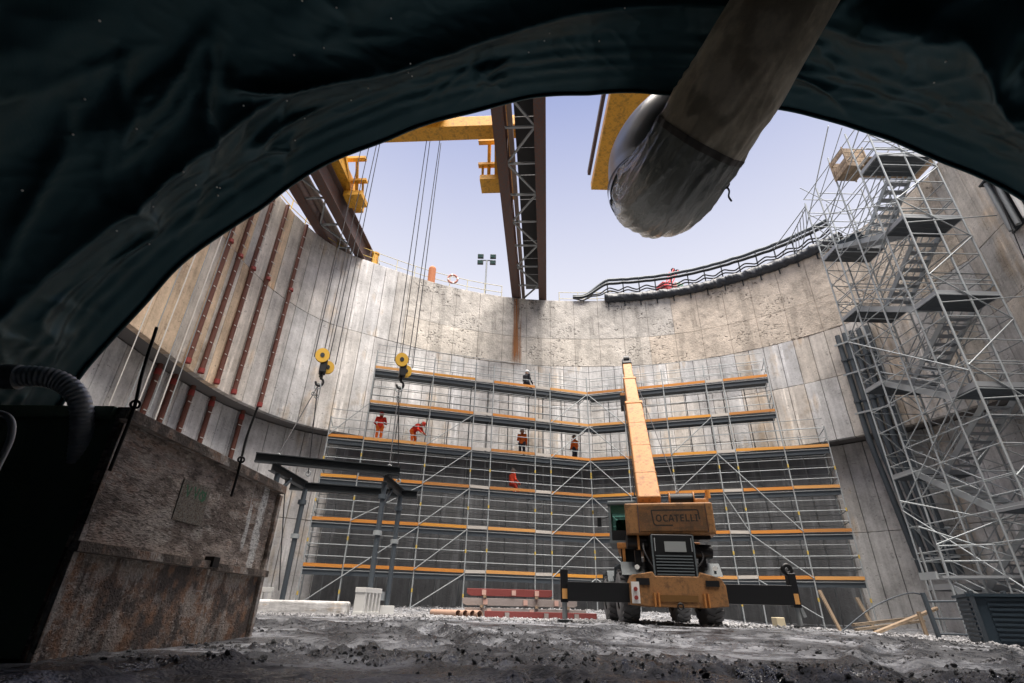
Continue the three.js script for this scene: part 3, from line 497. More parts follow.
// ---------------------------------------------------------------- big V-shaped scaffold
const SA = V(-9.13, 0, -25.1), SC = V(4.58, 0, -28.6), SB = V(15.85, 0, -24.7);
{
  const g = thing('facade_scaffold', 'six lift steel scaffold with orange toe boards bent across the back wall', 'scaffold');
  const DEP = 1.35, LV = [2, 4, 6, 8, 10, 12];
  // stations along each wing (metres from the bend) read off the narrow, grey-boarded bays
  const wing = (end, st, topSt, greyBays, sgn) => {
    const d = end.clone().sub(SC), L = d.length(); d.normalize(); const out = V(-d.z, 0, d.x).multiplyScalar(sgn); // away from the viewer
    const F = (s, y) => SC.clone().addScaledVector(d, s).setY(y), B = (s, y) => F(s, y).addScaledVector(out, DEP);
    st.forEach((s, i) => {
      const top = s <= topSt + 0.01 ? 13.15 : 9.1;
      if (!(sgn < 0 && i === 0)) {
        for (const Q of [F, B]) { const q = Q(s, 0), y0 = groundH(q.x, q.z) - 0.05; bar('standard', Q(s, y0), Q(s, top - (Q === B ? 0.9 : 0)), 0.034, M.galv, g); }
      }
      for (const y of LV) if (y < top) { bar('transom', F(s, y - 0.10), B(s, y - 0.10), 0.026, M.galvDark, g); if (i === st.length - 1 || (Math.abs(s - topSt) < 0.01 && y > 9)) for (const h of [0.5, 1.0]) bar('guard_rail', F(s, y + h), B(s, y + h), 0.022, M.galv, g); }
    });
    for (let i = 0; i < st.length - 1; i++) {
      const a = st[i], b = st[i + 1], grey = greyBays.includes(i);
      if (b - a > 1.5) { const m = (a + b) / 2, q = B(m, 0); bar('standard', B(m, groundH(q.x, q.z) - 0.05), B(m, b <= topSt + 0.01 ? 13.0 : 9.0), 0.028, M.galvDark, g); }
      for (let k = 0; k < LV.length; k++) {
        const y = LV[k]; if (y > 9 && b > topSt + 0.01) continue;
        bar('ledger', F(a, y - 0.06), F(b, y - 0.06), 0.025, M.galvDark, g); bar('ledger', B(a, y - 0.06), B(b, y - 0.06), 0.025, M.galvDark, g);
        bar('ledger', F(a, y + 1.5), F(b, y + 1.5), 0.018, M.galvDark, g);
        for (const h of [0.52, 1.02]) { const A = F(a, y + h), Bq = F(b, y + h); bar('guard_rail', A, Bq, 0.02, M.galv, g); }
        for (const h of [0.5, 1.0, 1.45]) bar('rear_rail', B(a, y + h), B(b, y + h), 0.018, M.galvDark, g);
        beam('deck_board', F(a + 0.01, y + 0.01).addScaledVector(out, DEP / 2), F(b - 0.01, y + 0.01).addScaledVector(out, DEP / 2), DEP - 0.06, 0.055, M.deckDark, g);
        // fascia channel under the front edge, then the toe board
        beam('edge_channel', F(a + 0.02, y - 0.16).addScaledVector(out, 0.05), F(b - 0.02, y - 0.16).addScaledVector(out, 0.05), 0.04, 0.24, M.slate, g);
        const j = rr(-0.02, 0.02), j2 = rr(-0.02, 0.02), c0 = rr(0.01, 0.05); beam('toe_board', F(a + c0, y + 0.12 + j).addScaledVector(out, -0.045), F(b - 0.015, y + 0.12 + j2).addScaledVector(out, -0.045), 0.03, 0.145, grey ? M.toeGrey : pick([M.toe, M.toe, M.toeB, M.toeC, M.toeD]), g);
      }
    }
    return { F, B, d, out, L };
  };
  const LW = SA.distanceTo(SC), RW = SB.distanceTo(SC);
  const stL = [0, 2.35, 3.25, 5.75, 6.8, 9.2, 12.4, LW], stR = [0, 2.1, 4.4, 6.7, 7.6, 9.9, RW];
  const wl = wing(SA, stL, 12.4, [1, 3], 1), wr = wing(SB, stR, 9.9, [3], -1);
  // diagonal braces, zig-zag lift by lift
  const br = (w, s0, s1, y0, y1) => bar('brace', w.F(s0, y0).addScaledVector(w.out, -0.06), w.F(s1, y1).addScaledVector(w.out, -0.06), 0.024, M.galv, g);
  for (let k = 0; k < 6; k++) { const y = 0.4 + 2 * k - (k ? 0.4 : 0); br(wl, 2.35, 0.05, y, 2 + 2 * k); br(wr, 2.1, 0.05, y, 2 + 2 * k); }
  for (const [s0, s1, y0, y1] of [[9.2, 6.8, 0.5, 2], [9.2, 6.8, 2.1, 4], [9.2, 6.8, 4.1, 6], [9.2, 6.8, 6.1, 8], [LW, 12.4, 8.1, 10], [9.2, 6.8, 8.1, 10], [12.4, 9.2, 4.1, 6], [LW - 0.1, 9.2, 0.5, 4]]) br(wl, s0, s1, y0, y1);
  for (const [s0, s1, y0, y1] of [[9.9, 7.6, 0.5, 2], [9.9, 7.6, 2.1, 4], [7.6, 6.7, 4.1, 6], [6.7, 4.4, 8, 6.1], [6.7, 4.4, 10, 8.1], [9.9, 6.7, 4.1, 8]]) br(wr, s1, s0, y1, y0);
  // yellow spigot bands on the standards
  for (const [w, st] of [[wl, stL], [wr, stR]]) st.forEach((s, i) => { for (let k = 0; k < 4; k++) { const y = 1.05 + 2 * k + rr(-0.2, 0.2); const b = bar('spigot_band', w.F(s, y), w.F(s, y + 0.16), 0.042, M.yellowRail, g); } });
  globalThis.SW = { wl, wr };
}
// ---------------------------------------------------------------- stair tower
{
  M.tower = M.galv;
  const g = thing('stair_tower', 'tall galvanised scaffold stair tower with zigzag flights in the right corner', 'stair tower');
  const X0 = 16.65, X1 = 19.15, ZF0 = -22.2, ZF1 = -21.0, ZN0 = -17.95, ZN1 = -16.75;
  const xs = [X0, X1], zs = [ZF0, ZF1, -19.5, ZN0, ZN1];
  const far = [1.6, 5.9, 9.9, 13.8, 17.55], near = [3.85, 8.0, 11.9, 15.8, 19.5];
  for (const x of xs) for (const z of zs) bar('standard', V(x, groundH(x, z) - 0.05, z), V(x, z < -20 ? 21.6 : 22.3, z), 0.04, M.tower, g);
  bar('standard', V((X0 + X1) / 2, 0, ZF0), V((X0 + X1) / 2, 21.6, ZF0), 0.04, M.tower, g); bar('standard', V((X0 + X1) / 2, 0, ZN1), V((X0 + X1) / 2, 22.3, ZN1), 0.04, M.tower, g);
  const landing = (y, z0, z1) => {
    for (let k = 0; k < 4; k++) beam('landing_plank', V(X0 + 0.06, y - 0.03, mix(z0, z1, (k + 0.5) / 4)), V(X1 - 0.06, y - 0.03, mix(z0, z1, (k + 0.5) / 4)), (z1 - z0) / 4 - 0.02, 0.06, M.deckDark, g);
    for (const [a, b] of [[V(X0, y, z0), V(X0, y, z1)], [V(X1, y, z0), V(X1, y, z1)], [V(X0, y, z0), V(X1, y, z0)], [V(X0, y, z1), V(X1, y, z1)]]) {
      beam('toe_board', a.clone().setY(y + 0.06), b.clone().setY(y + 0.06), 0.035, 0.2, M.deckGrey, g);
    }
    const outer = z0 < -20 ? z0 : z1;
    for (const h of [0.5, 1.0]) { bar('guard_rail', V(X0, y + h, z0), V(X0, y + h, z1), 0.024, M.tower, g); bar('guard_rail', V(X1, y + h, z0), V(X1, y + h, z1), 0.024, M.tower, g); bar('guard_rail', V(X0, y + h, outer), V(X1, y + h, outer), 0.024, M.tower, g); }
  };
  far.forEach((y) => landing(y, ZF0, ZF1)); near.forEach((y) => landing(y, ZN0, ZN1));
  const flight = (yLo, zLo, yHi, zHi, xa, xb) => {
    const f = new THREE.Group(); f.name = 'stair_flight'; g.add(f);
    for (const x of [xa, xb]) { beam('stringer', V(x, yLo + 0.02, zLo), V(x, yHi - 0.02, zHi), 0.05, 0.24, M.tower, f); for (const h of [0.55, 1.05]) bar('handrail', V(x, yLo + h, zLo), V(x, yHi + h, zHi), 0.024, M.tower, f); }
    const n = 9; for (let i = 1; i < n; i++) { const t = i / n; box('tread', (xa + xb) / 2, mix(yLo, yHi, t), mix(zLo, zHi, t), xb - xa - 0.06, 0.045, 0.26, M.deckGrey, f); }
  };
  flight(groundH(17.2, -17.4), -17.6, far[0], ZF1, X0 + 0.08, X0 + 1.12);
  for (let k = 0; k < 5; k++) flight(far[k], ZF1, near[k], ZN0, X1 - 1.15, X1 - 0.1);
  for (let k = 0; k < 4; k++) flight(near[k], ZN0, far[k + 1], ZF1, X0 + 0.08, X0 + 1.12);
  for (let y = 2.9; y < 21.5; y += 2) {
    for (const x of xs) { bar('ledger', V(x, y, ZF0), V(x, y, ZN1), 0.024, M.tower, g); bar('ledger', V(x, y + 1, ZF0), V(x, y + 1, ZN1), 0.024, M.tower, g); }
    for (const z of [ZF0, ZN1]) for (const h of [0, 1]) bar('ledger', V(X0, y + h, z), V(X1, y + h, z), 0.024, M.tower, g);
    bar('brace', V(X0, y, ZF1), V(X0, y + 1.9, ZN0), 0.022, M.tower, g); bar('brace', V(X1, y + 1.9, ZF1), V(X1, y, ZN0), 0.022, M.tower, g); bar('brace', V(X0, y + 1.9, ZF0), V(X1, y, ZF0), 0.022, M.tower, g);
    for (const z of [ZF1, ZN0]) bar('transom', V(X0, y + 0.35, z), V(X1, y + 0.35, z), 0.024, M.tower, g);
  }
  for (let k = 0; k < 5; k++) {
    const y = 0.6 + 4 * k, e = k % 2;
    bar('brace', V(X0 - 0.05, y, e ? ZF0 : ZN1), V(X0 - 0.05, y + 4, e ? ZN1 : ZF0), 0.026, M.tower, g); bar('brace', V(X1 + 0.05, y, e ? ZN1 : ZF0), V(X1 + 0.05, y + 4, e ? ZF0 : ZN1), 0.026, M.tower, g);
    bar('brace', V(X0, y + 0.2, ZN1 + 0.05), V(X1, y + 2.2, ZN1 + 0.05), 0.026, M.tower, g); bar('brace', V(X1, y + 2.2, ZN1 + 0.05), V(X0, y + 4.2, ZN1 + 0.05), 0.026, M.tower, g);
    bar('brace', V(X1, y + 0.6, ZF0 - 0.05), V(X0, y + 3.6, ZF0 - 0.05), 0.026, M.tower, g); bar('brace', V(X0 + 0.05, y + 1, ZN0), V(X1 - 0.05, y + 3, ZN0), 0.024, M.tower, g);
    // ties into the wall
    bar('wall_tie', V(X1, y + 2, -19.5), V(20.75, y + 2.15, -19.3), 0.024, M.tower, g); bar('wall_tie', V(X0, y + 2.9, ZN1), V(20.3, y + 3.1, -16.4), 0.024, M.tower, g);
  }
  // top platform bridging to the yard
  for (let k = 0; k < 5; k++) beam('bridge_plank', V(17.4, 20.72, -19.15 + 0.27 * k), V(20.75, 20.72, -19.15 + 0.27 * k), 0.25, 0.06, M.wood, g);
  for (const z of [-19.3, -17.9]) for (const h of [0.5, 1.0]) bar('guard_rail', V(17.4, 20.75 + h, z), V(20.8, 20.75 + h, z), 0.024, M.tower, g);
  // inclined access ramp from the rim walkway to the tower
  for (const z of [0, 1]) bar('ramp_rail', V(17.6 - z * 0.9, 21.5, -26.2 + z * 0.9 - 0.9), V(16.7, 21.4 + 0.1 * z, -22.2), 0.03, M.tower, g);
  for (let k = 0; k < 7; k++) { const t = k / 6; bar('brace', V(mix(17.7, X0, t), 20.5, mix(-26, ZF0, t)), V(mix(17.7, X0, Math.min(1, t + 0.17)), 21.6, mix(-26, ZF0, Math.min(1, t + 0.17))), 0.024, M.tower, g); }
  bar('brace', V(X0, 19.2, ZF1), V(17.2, 22.9, ZN1), 0.03, M.tower, g); bar('brace', V(17.9, 20.6, -25.6), V(16.9, 24.2, -19.0), 0.03, M.tower, g);
}
{
  const g = thing('timber_box', 'open wooden board box at the top of the stair tower', 'box', [17.1, 20.55, -18.9]);
  for (let k = 0; k < 4; k++) { box('plank', 0, 0.16 + 0.31 * k, 0.5, 1.0, 0.28, 0.035, M.wood, g); if (k !== 2) box('plank', -0.5, 0.16 + 0.31 * k, 0, 0.035, 0.28, 0.96, M.wood, g); box('plank', 0, 0.16 + 0.31 * k, -0.5, 1.0, 0.28, 0.035, M.wood, g); box('plank', 0.5, 0.16 + 0.31 * k, 0, 0.035, 0.28, 0.96, M.wood, g); }
  for (const [x, z] of [[-0.53, 0.53], [0.53, 0.53], [-0.53, -0.53], [0.53, -0.53]]) box('corner_batten', x, 0.65, z, 0.06, 1.3, 0.06, M.wood, g);
  box('floor_board', 0, 0.02, 0, 0.98, 0.03, 0.98, M.wood, g);
  const t = mesh('tarpaulin_bundle', (() => { const q = new THREE.IcosahedronGeometry(1, 5), p = q.attributes.position; for (let i = 0; i < p.count; i++) { const v = V(p.getX(i), p.getY(i), p.getZ(i)); const k = 1 + 0.35 * fb(v.x * 1.6, v.y * 1.6, v.z * 1.6, 3) + 0.18 * n3(v.x * 4, v.y * 4, v.z * 4); p.setXYZ(i, v.x * 0.62 * k, v.y * 0.34 * k, v.z * 1.1 * k); } q.computeVertexNormals(); return q; })(), M.slate);
  t.position.set(17.7, 18.0, -21.55); tag(t, 'crumpled dark tarpaulin bundle on the upper far landing of the stair tower', 'tarpaulin');
}
// ---------------------------------------------------------------- pipes up the walls
{
  const g = thing('pipe_bundle', 'bundle of five dark upright service pipes on the wall left of stair tower', 'pipes');
  const p = wallAt(37.4), q = wallAt(38.6, 1.05), tx = -p.nz, tz = p.nx, s = (tx * 1 + tz * 1 > 0 ? 1 : 1);
  for (let k = 0; k < 5; k++) {
    const o = (k - 2) * 0.36, a = V(p.x + p.nx * 0.22 + p.nz * o * -1, 14.6, p.z + p.nz * 0.22 + p.nx * o), b = a.clone().setY(8.6), c = V(q.x + q.nx * 0.85 - q.nz * o, 2.3, q.z + q.nz * 0.85 + q.nx * o);
    mesh('service_pipe', tubeGeo([a, a.clone().lerp(b, 0.5), b, b.clone().lerp(c, 0.3), b.clone().lerp(c, 0.7), c], 0.13, 40, 12), M.slate, g);
    bar('flange', a.clone().setY(13.0), a.clone().setY(13.12), 0.17, M.slate, g, UC16); bar('flange', a.clone().setY(10.6), a.clone().setY(10.72), 0.17, M.slate, g, UC16);
  }
  for (const y of [3, 4.2, 6, 7.6, 10, 12.2, 14]) { const w = y > 8.6 ? p : q, f = y > 8.6 ? 0.38 : 1.0; beam('bracket', V(w.x + w.nx * f - w.nz * -0.95, y, w.z + w.nz * f + w.nx * -0.95), V(w.x + w.nx * f - w.nz * 0.95, y, w.z + w.nz * f + w.nx * 0.95), 0.05, 0.09, M.galv, g); }
}
{
  const zs = [[-18.85, 15.2], [-19.85, 15.1], [-21.0, 15.2], [-22.2, 15.4], [-23.85, 15.8]];
  const names = ['nearest the tunnel mouth', 'second from left', 'third from left', 'fourth from left', 'nearest the yellow hook block'];
  const wz = (z) => { for (let i = 0; i < plan.length - 1; i++) if (plan[i][0] < 0 && plan[i][1] >= z && plan[i + 1][1] < z) { const t = (plan[i][1] - z) / (plan[i][1] - plan[i + 1][1]); return wallIdx(i + t); } };
  zs.forEach(([z, yt], k) => {
    const g = thing('grout_pipe', 'rust red clipped upright pipe on the left wall, ' + names[k], 'pipe', [0, 0, 0], 0, 'grout pipes on the left wall');
    const p = wz(z), at = (y, o) => V(p.x + p.nx * o, y, p.z + p.nz * o);
    bar('pipe', at(9.1, 0.12), at(yt, 0.12), 0.11, M.redPipe, g); bar('pipe', at(yt - 0.2, 0.06), at(20.45, 0.06), 0.1, M.redPipe, g);
    bar('pipe', at(1.2, -0.92), at(9.1, -0.92), 0.11, M.redPipe, g);
    bar('valve', at(yt - 0.05, 0.2), at(yt + 0.12, 0.16), 0.12, M.redCap, g); bar('valve', at(9.05, 0.12), at(9.25, 0.12), 0.13, M.redCap, g); bar('valve', at(8.5, -0.92), at(8.75, -0.92), 0.13, M.redCap, g);
    for (let y = 9.7; y < 20.2; y += 0.75) beam('clip', V(p.x + p.nx * 0.2 - p.nz * 0.14, y, p.z + p.nz * 0.2 + p.nx * 0.14), V(p.x + p.nx * 0.2 + p.nz * 0.14, y, p.z + p.nz * 0.2 - p.nx * 0.14), 0.03, 0.035, M.clip, g);
    for (let y = 2.2; y < 8.4; y += 1.2) beam('clip', V(p.x - p.nx * 0.82 - p.nz * 0.14, y, p.z - p.nz * 0.82 + p.nx * 0.14), V(p.x - p.nx * 0.82 + p.nz * 0.14, y, p.z - p.nz * 0.82 - p.nx * 0.14), 0.03, 0.035, M.clip, g);
  });
  // thin lines hanging down the left wall
  [[-15.6, 0.012, 'dark'], [-16.2, 0.012], [-16.8, 0.016], [-17.3, 0.012], [-17.9, 0.018], [-18.2, 0.012]].forEach(([z, r], k) => {
    const m = mesh('hanging_line', new THREE.CylinderGeometry(r * 1.6, r * 1.6, 18.6, 6), k % 2 ? M.galvDark : M.clip); m.name = k ? 'hanging_line_' + String(k).padStart(3, '0') : 'hanging_line'; m.position.set(-12.85 + 0.1 * (k % 2), 11.2, z); m.rotation.x = rr(-0.006, 0.006);
    tag(m, ['leftmost', 'second from left', 'third from left', 'fourth from left', 'fifth from left', 'rightmost'][k] + ' of six thin lines hanging down the left wall', 'line', 'hanging lines on the left wall');
  });
  const c = mesh('hanging_cable', tubeGeo([V(19.9, 20.3, -15.4), V(19.8, 16, -15.6), V(19.75, 12, -15.9), V(19.8, 6, -16.1)], 0.02, 40, 6), M.rubber); tag(c, 'thin dark cable hanging down the flat right wall', 'cable');
  const b = thing('wall_niche', 'wall opening with pale pipes high on the flat right wall, its shaded depth shown by a dark plate', 'bracket');
  const w = wallAt(52.6); const ry = Math.atan2(w.nx, w.nz);
  b.position.set(w.x + w.nx * 0.06, 14.6, w.z + w.nz * 0.06); b.rotation.y = ry;
  box('dark_niche_plate', 0, 1.2, 0.0, 1.5, 2.6, 0.05, M.darkSteel, b); box('top_plate', 0, 2.52, 0.16, 1.5, 0.08, 0.3, M.darkSteel, b);  // dark plates stand in for the shaded depth of a wall opening
  for (const x of [-0.5, -0.1, 0.35]) bar('pipe', V(x, -0.1, 0.18), V(x, 2.45, 0.18), 0.1, x > 0.2 ? M.white : M.galvDark, b, UC16);
}
// ---------------------------------------------------------------- runway girders and gantry over the shaft
const GD = V(-Math.sin(4.2 * RAD), 0, Math.cos(4.2 * RAD)), GX = V(Math.cos(4.2 * RAD), 0, Math.sin(4.2 * RAD)); // towards the portal; to the right
function girder(label, far, len, w) {
  const g = thing('runway_girder', label, 'girder', [0, 0, 0], 0, 'runway girders across the shaft'), y = 21.35, hh = 1.5;
  const P = (s, o, yy) => far.clone().addScaledVector(GD, s).addScaledVector(GX, o).setY(yy);
  iBeam('main_beam', P(-2, 0.28, y), P(len, 0.28, y), 0.56, hh, M.girder, g, 0.06, 0.04); iBeam('main_beam', P(-2, w - 0.28, y), P(len, w - 0.28, y), 0.56, hh, M.girder, g, 0.06, 0.04);
  const n = Math.round(len / 2.2); for (let k = 0; k < n; k++) {
    const s0 = k * len / n, s1 = (k + 1) * len / n, yb = y - hh / 2 + 0.15;
    beam('cross_member', P(s0, 0.5, yb), P(s0, w - 0.5, yb), 0.10, 0.10, M.galvDark, g);
    beam('diagonal', P(k % 2 ? s1 : s0, 0.5, yb + 0.02), P(k % 2 ? s0 : s1, w - 0.5, yb + 0.02), 0.10, 0.08, M.galvDark, g);
    for (const o of [0.02, 0.54, w - 0.54, w - 0.02]) if (k % 2 === 0) beam('stiffener', P(s0 + 0.4, o, y - hh / 2 + 0.07), P(s0 + 0.4, o, y + hh / 2 - 0.07), 0.03, 0.2, M.girder, g);
  }
  for (let k = 0; k < 14; k++) { const s0 = k * len / 14; beam('deck_plate', P(s0 + 0.02, w * 0.60, y + hh / 2 - 0.2), P(s0 + len / 14 - 0.02, w * 0.60, y + hh / 2 - 0.2), w * 0.42, 0.05, M.blackSteel, g); }
  beam('runway_joist', P(-1, w * 0.31, y + 0.2), P(len * 0.8, w * 0.31, y + 0.2), 0.22, 0.5, std([0.26, 0.2, 0.17], { map: null }), g);
  for (const o of [0.28, w - 0.28]) beam('rail', P(-1.5, o, y + hh / 2 + 0.08), P(len, o, y + hh / 2 + 0.08), 0.09, 0.14, M.darkSteel, g);
  beam('bearing_block', P(-0.7, -0.1, y - hh / 2 - 0.06), P(-0.7, w + 0.1, y - hh / 2 - 0.06), 0.5, 0.11, M.darkSteel, g);
  return P;
}
const gp = girder('brown riveted twin girder with cross bracing over the middle of the shaft', V(-0.02, 0, -32.3), 26.6, 2.5);
girder('brown riveted twin girder with cross bracing at the left rim', V(-11.85, 0, -28.6), 22.3, 2.2);
{
  const g = thing('gantry_crane', 'yellow gantry crane spanning between the two brown runway girders', 'gantry crane');
  box('cross_beam', -5.35, 23.3, -19.2, 12.8, 0.75, 0.9, M.yellow, g, -4.2 * RAD, 0.03); box('cross_beam', -5.55, 23.3, -16.2, 12.8, 0.75, 0.9, M.yellow, g, -4.2 * RAD, 0.03);
  const legs = (x, z, s) => {
    box('end_carriage', x, 22.75, z + 2.2, 0.7, 0.7, 8.4, M.yellow, g, -4.2 * RAD, 0.03);
    box('service_platform', x + s * 0.7, 21.9, z - 0.2, 1.1, 0.35, 1.1, M.yellow, g, -4.2 * RAD, 0.02); box('service_platform', x + s * 0.75, 22.75, z + 0.4, 1.3, 0.16, 0.3, M.yellow, g, -4.2 * RAD); box('service_platform', x + s * 0.75, 23.7, z + 1.2, 1.3, 0.16, 0.3, M.yellow, g, -4.2 * RAD);
    bar('post', V(x + s * 0.8, 22.0, z), V(x + s * 0.8, 23.8, z + 1.0), 0.10, M.yellow, g); bar('post', V(x + s * 1.15, 22.0, z), V(x + s * 1.15, 22.8, z + 0.4), 0.07, M.yellow, g);
    beam('strut', V(x + s * 0.35, 22.1, z - 0.2), V(x + s * 0.35, 23.6, z + 2.4), 0.25, 0.25, M.yellow, g);
  };
  legs(-0.75, -21.4, -1); legs(-10.2, -22.9, 1);
  box('hoist_trolley', -7.6, 23.85, -18.0, 1.4, 0.7, 3.9, M.yellow, g, -4.2 * RAD, 0.03); box('hoist_trolley', -4.6, 23.85, -18.0, 1.4, 0.7, 3.9, M.yellow, g, -4.2 * RAD, 0.03);
}
{
  const g = thing('yellow_platform', 'yellow steel plate platform jutting out high behind the duct', 'platform');
  box('plate', 5.72, 22.1, -13.5, 2.85, 0.5, 16.6, M.yellow, g, 0, 0.02);
  for (const z of [-6, -9]) box('bearer', 5.72, 21.2, z, 2.6, 1.5, 0.3, M.darkSteel, g);
  beam('edge_beam', V(3.95, 21.9, -6), V(4.0, 21.9, -20.6), 0.16, 0.3, M.girder, g); for (const z of [-7, -11]) beam('bracket', V(3.9, 21.95, z), V(4.6, 21.95, z), 0.1, 0.1, M.girder, g);
}
// ---------------------------------------------------------------- hook blocks, ropes, slings
const frameY = 4.85;
function hookBlock(label, x, y, z, ropeTop, slings) {
  const g = thing('hook_block', label, 'hook block', [x, y, z], 0.35, 'hook blocks hanging from the gantry'); g.scale.set(0.88, 1, 0.88);
  const disc = new THREE.CylinderGeometry(0.31, 0.31, 0.12, 28); disc.rotateX(Math.PI / 2);
  const a = mesh('sheave_cover', disc, M.hookYellow, g); a.position.set(-0.05, 0.32, 0.2); const b = mesh('sheave_cover', disc, M.hookYellow, g); b.position.set(0.28, 0.0, -0.25); b.scale.setScalar(0.9);
  const hb = new THREE.CylinderGeometry(0.1, 0.1, 0.16, 16); hb.rotateX(Math.PI / 2); mesh('axle_cap', hb, M.darkSteel, a).position.z = 0.0; mesh('axle_cap', hb, M.darkSteel, b);
  box('block_body', 0.08, -0.08, 0, 0.30, 0.62, 0.42, M.blackSteel, g, 0, 0.04);
  bar('swivel', V(0.06, -0.55, 0), V(0.06, -0.38, 0), 0.08, M.blackSteel, g);
  const hk = mesh('hook', new THREE.TorusGeometry(0.16, 0.05, 10, 24, Math.PI * 1.55), M.blackSteel, g); hk.position.set(0.06, -0.76, 0); hk.rotation.z = -Math.PI * 1.0;
  for (const [dx, dz] of [[-0.38, 0.2], [0.27, 0.2], [-0.03, -0.25], [0.58, -0.25]]) { const lo = V(dx, 0.2, dz), m = bar('hoist_rope', lo, V(dx + rr(-0.15, 0.15) + Math.sign(dx) * 0.1, ropeTop - y, dz), 0.022, M.rope, g); }
  return g;
}
const h1 = [-7.68, 9.15, -18.9], h2 = [-4.68, 9.5, -19.86];
hookBlock('yellow crane hook block at left in front of the bare concrete wall', ...h1, 23.55); hookBlock('yellow crane hook block at right in front of the scaffold', ...h2, 23.55);
{
  const sl = (label, from, tos) => { const g = thing('lifting_sling', label, 'sling', [0, 0, 0], 0, 'slings between hook blocks and frame'); for (const t of tos) bar('leg', from, t, 0.02, M.rope, g); const m = mesh('master_link', new THREE.TorusGeometry(0.12, 0.025, 8, 18), M.galv, g); m.position.copy(from); for (const t of tos) { const k = from.clone().lerp(t, 0.12); const s = mesh('shackle', new THREE.TorusGeometry(0.07, 0.022, 8, 16), M.galvDark, g); s.position.copy(k); const e = mesh('shackle', new THREE.TorusGeometry(0.09, 0.025, 8, 16), M.galvDark, g); e.position.copy(t); } };
  sl('spread wire sling from the left hook block to the dark frame', V(-7.66, 8.2, -18.9), [V(-7.95, frameY + 0.16, -17.5), V(-7.75, frameY + 0.16, -20.0)]);
  sl('straight wire sling from the right hook block to the dark frame', V(-4.66, 8.55, -19.86), [V(-4.35, frameY + 0.16, -18.7), V(-4.45, frameY + 0.16, -21.0)]);
}
{
  const g = thing('steel_portal_frame', 'dark steel rectangular frame standing on tall pipe legs beside the skip', 'frame'), y = frameY;
  iBeam('beam', V(-8.5, y, -17.1), V(-3.95, y + 0.02, -18.7), 0.24, 0.30, M.darkSteel, g); iBeam('beam', V(-8.35, y - 0.31, -20.0), V(-3.7, y - 0.29, -21.35), 0.24, 0.30, M.darkSteel, g);
  iBeam('beam', V(-7.85, y - 0.31, -17.05), V(-7.75, y - 0.31, -19.9), 0.2, 0.28, M.darkSteel, g); iBeam('beam', V(-4.4, y - 0.31, -18.3), V(-4.25, y - 0.31, -20.9), 0.2, 0.28, M.darkSteel, g);
  const leg = (x, z, top) => { const y0 = groundH(x, z); bar('leg', V(x, y0 + 0.3, z), V(x + 0.02, top, z), 0.09, M.slate, g, UC16); bar('leg_collar', V(x, y0 + 2.4, z), V(x, y0 + 2.55, z), 0.15, M.galv, g, UC16); bar('leg_collar', V(x, y0 + 3.6, z), V(x, y0 + 3.75, z), 0.15, M.slate, g, UC16); box('base_plate', x, y0 + 0.14, z, 0.5, 0.34, 0.5, M.white, g, 0.3, 0.01); };
  leg(-7.82, -17.5, y - 0.45); leg(-7.74, -19.95, y - 0.45); leg(-4.42, -18.55, y - 0.45); leg(-4.28, -20.85, y - 0.45);
  beam('knee_brace', V(-4.42, y - 1.3, -18.55), V(-4.35, y - 0.4, -19.6), 0.1, 0.1, M.slate, g); beam('knee_brace', V(-7.8, y - 1.3, -17.5), V(-7.75, y - 0.4, -18.5), 0.1, 0.1, M.slate, g);
  const y0 = groundH(-4.4, -19.7); beam('tie_plate', V(-4.55, y0 + 0.62, -18.3), V(-4.4, y0 + 0.62, -21.1), 0.06, 0.28, M.galv, g); bar('hanging_chain', V(-7.8, y - 0.45, -18.2), V(-7.3, 0.9, -18.4), 0.02, M.rope, g);
}
// pale slotted base units and kerb beam by the frame
function baseUnit(label, x, z, ry) {
  const g = thing('slotted_base', label, 'base', [x, groundH(x, z) - 0.03, z], ry, 'pale slotted base units');
  for (const y of [0.06, 0.72]) box('rail', 0, y, 0, 1.15, 0.14, 0.35, M.white, g, 0, 0.01); for (let k = 0; k < 5; k++) box('upright', -0.5 + 0.25 * k, 0.39, 0, 0.10, 0.52, 0.33, M.white, g);
}
baseUnit('pale slotted base unit behind the skip by the left frame legs', -8.3, -18.9, 0.3); baseUnit('pale slotted base unit under the right frame legs', -4.28, -17.9, 1.35);
{
  const g = new RoundedBoxGeometry(3.5, 0.46, 0.7, 6, 0.08), p = g.attributes.position; for (let i = 0; i < p.count; i++) { const k = 0.03 * fb(p.getX(i) * 2, p.getY(i) * 4, p.getZ(i) * 4, 3); p.setY(i, p.getY(i) + k); } g.computeVertexNormals();
  const m = mesh('concrete_kerb_beam', g, conc([1.5, 1.5, 1.5])); m.position.set(-6.55, groundH(-6.5, -18) + 0.16, -17.6); m.rotation.y = 0.16; tag(m, 'long pale concrete beam lying on the ground below the dark frame', 'concrete beam');
}
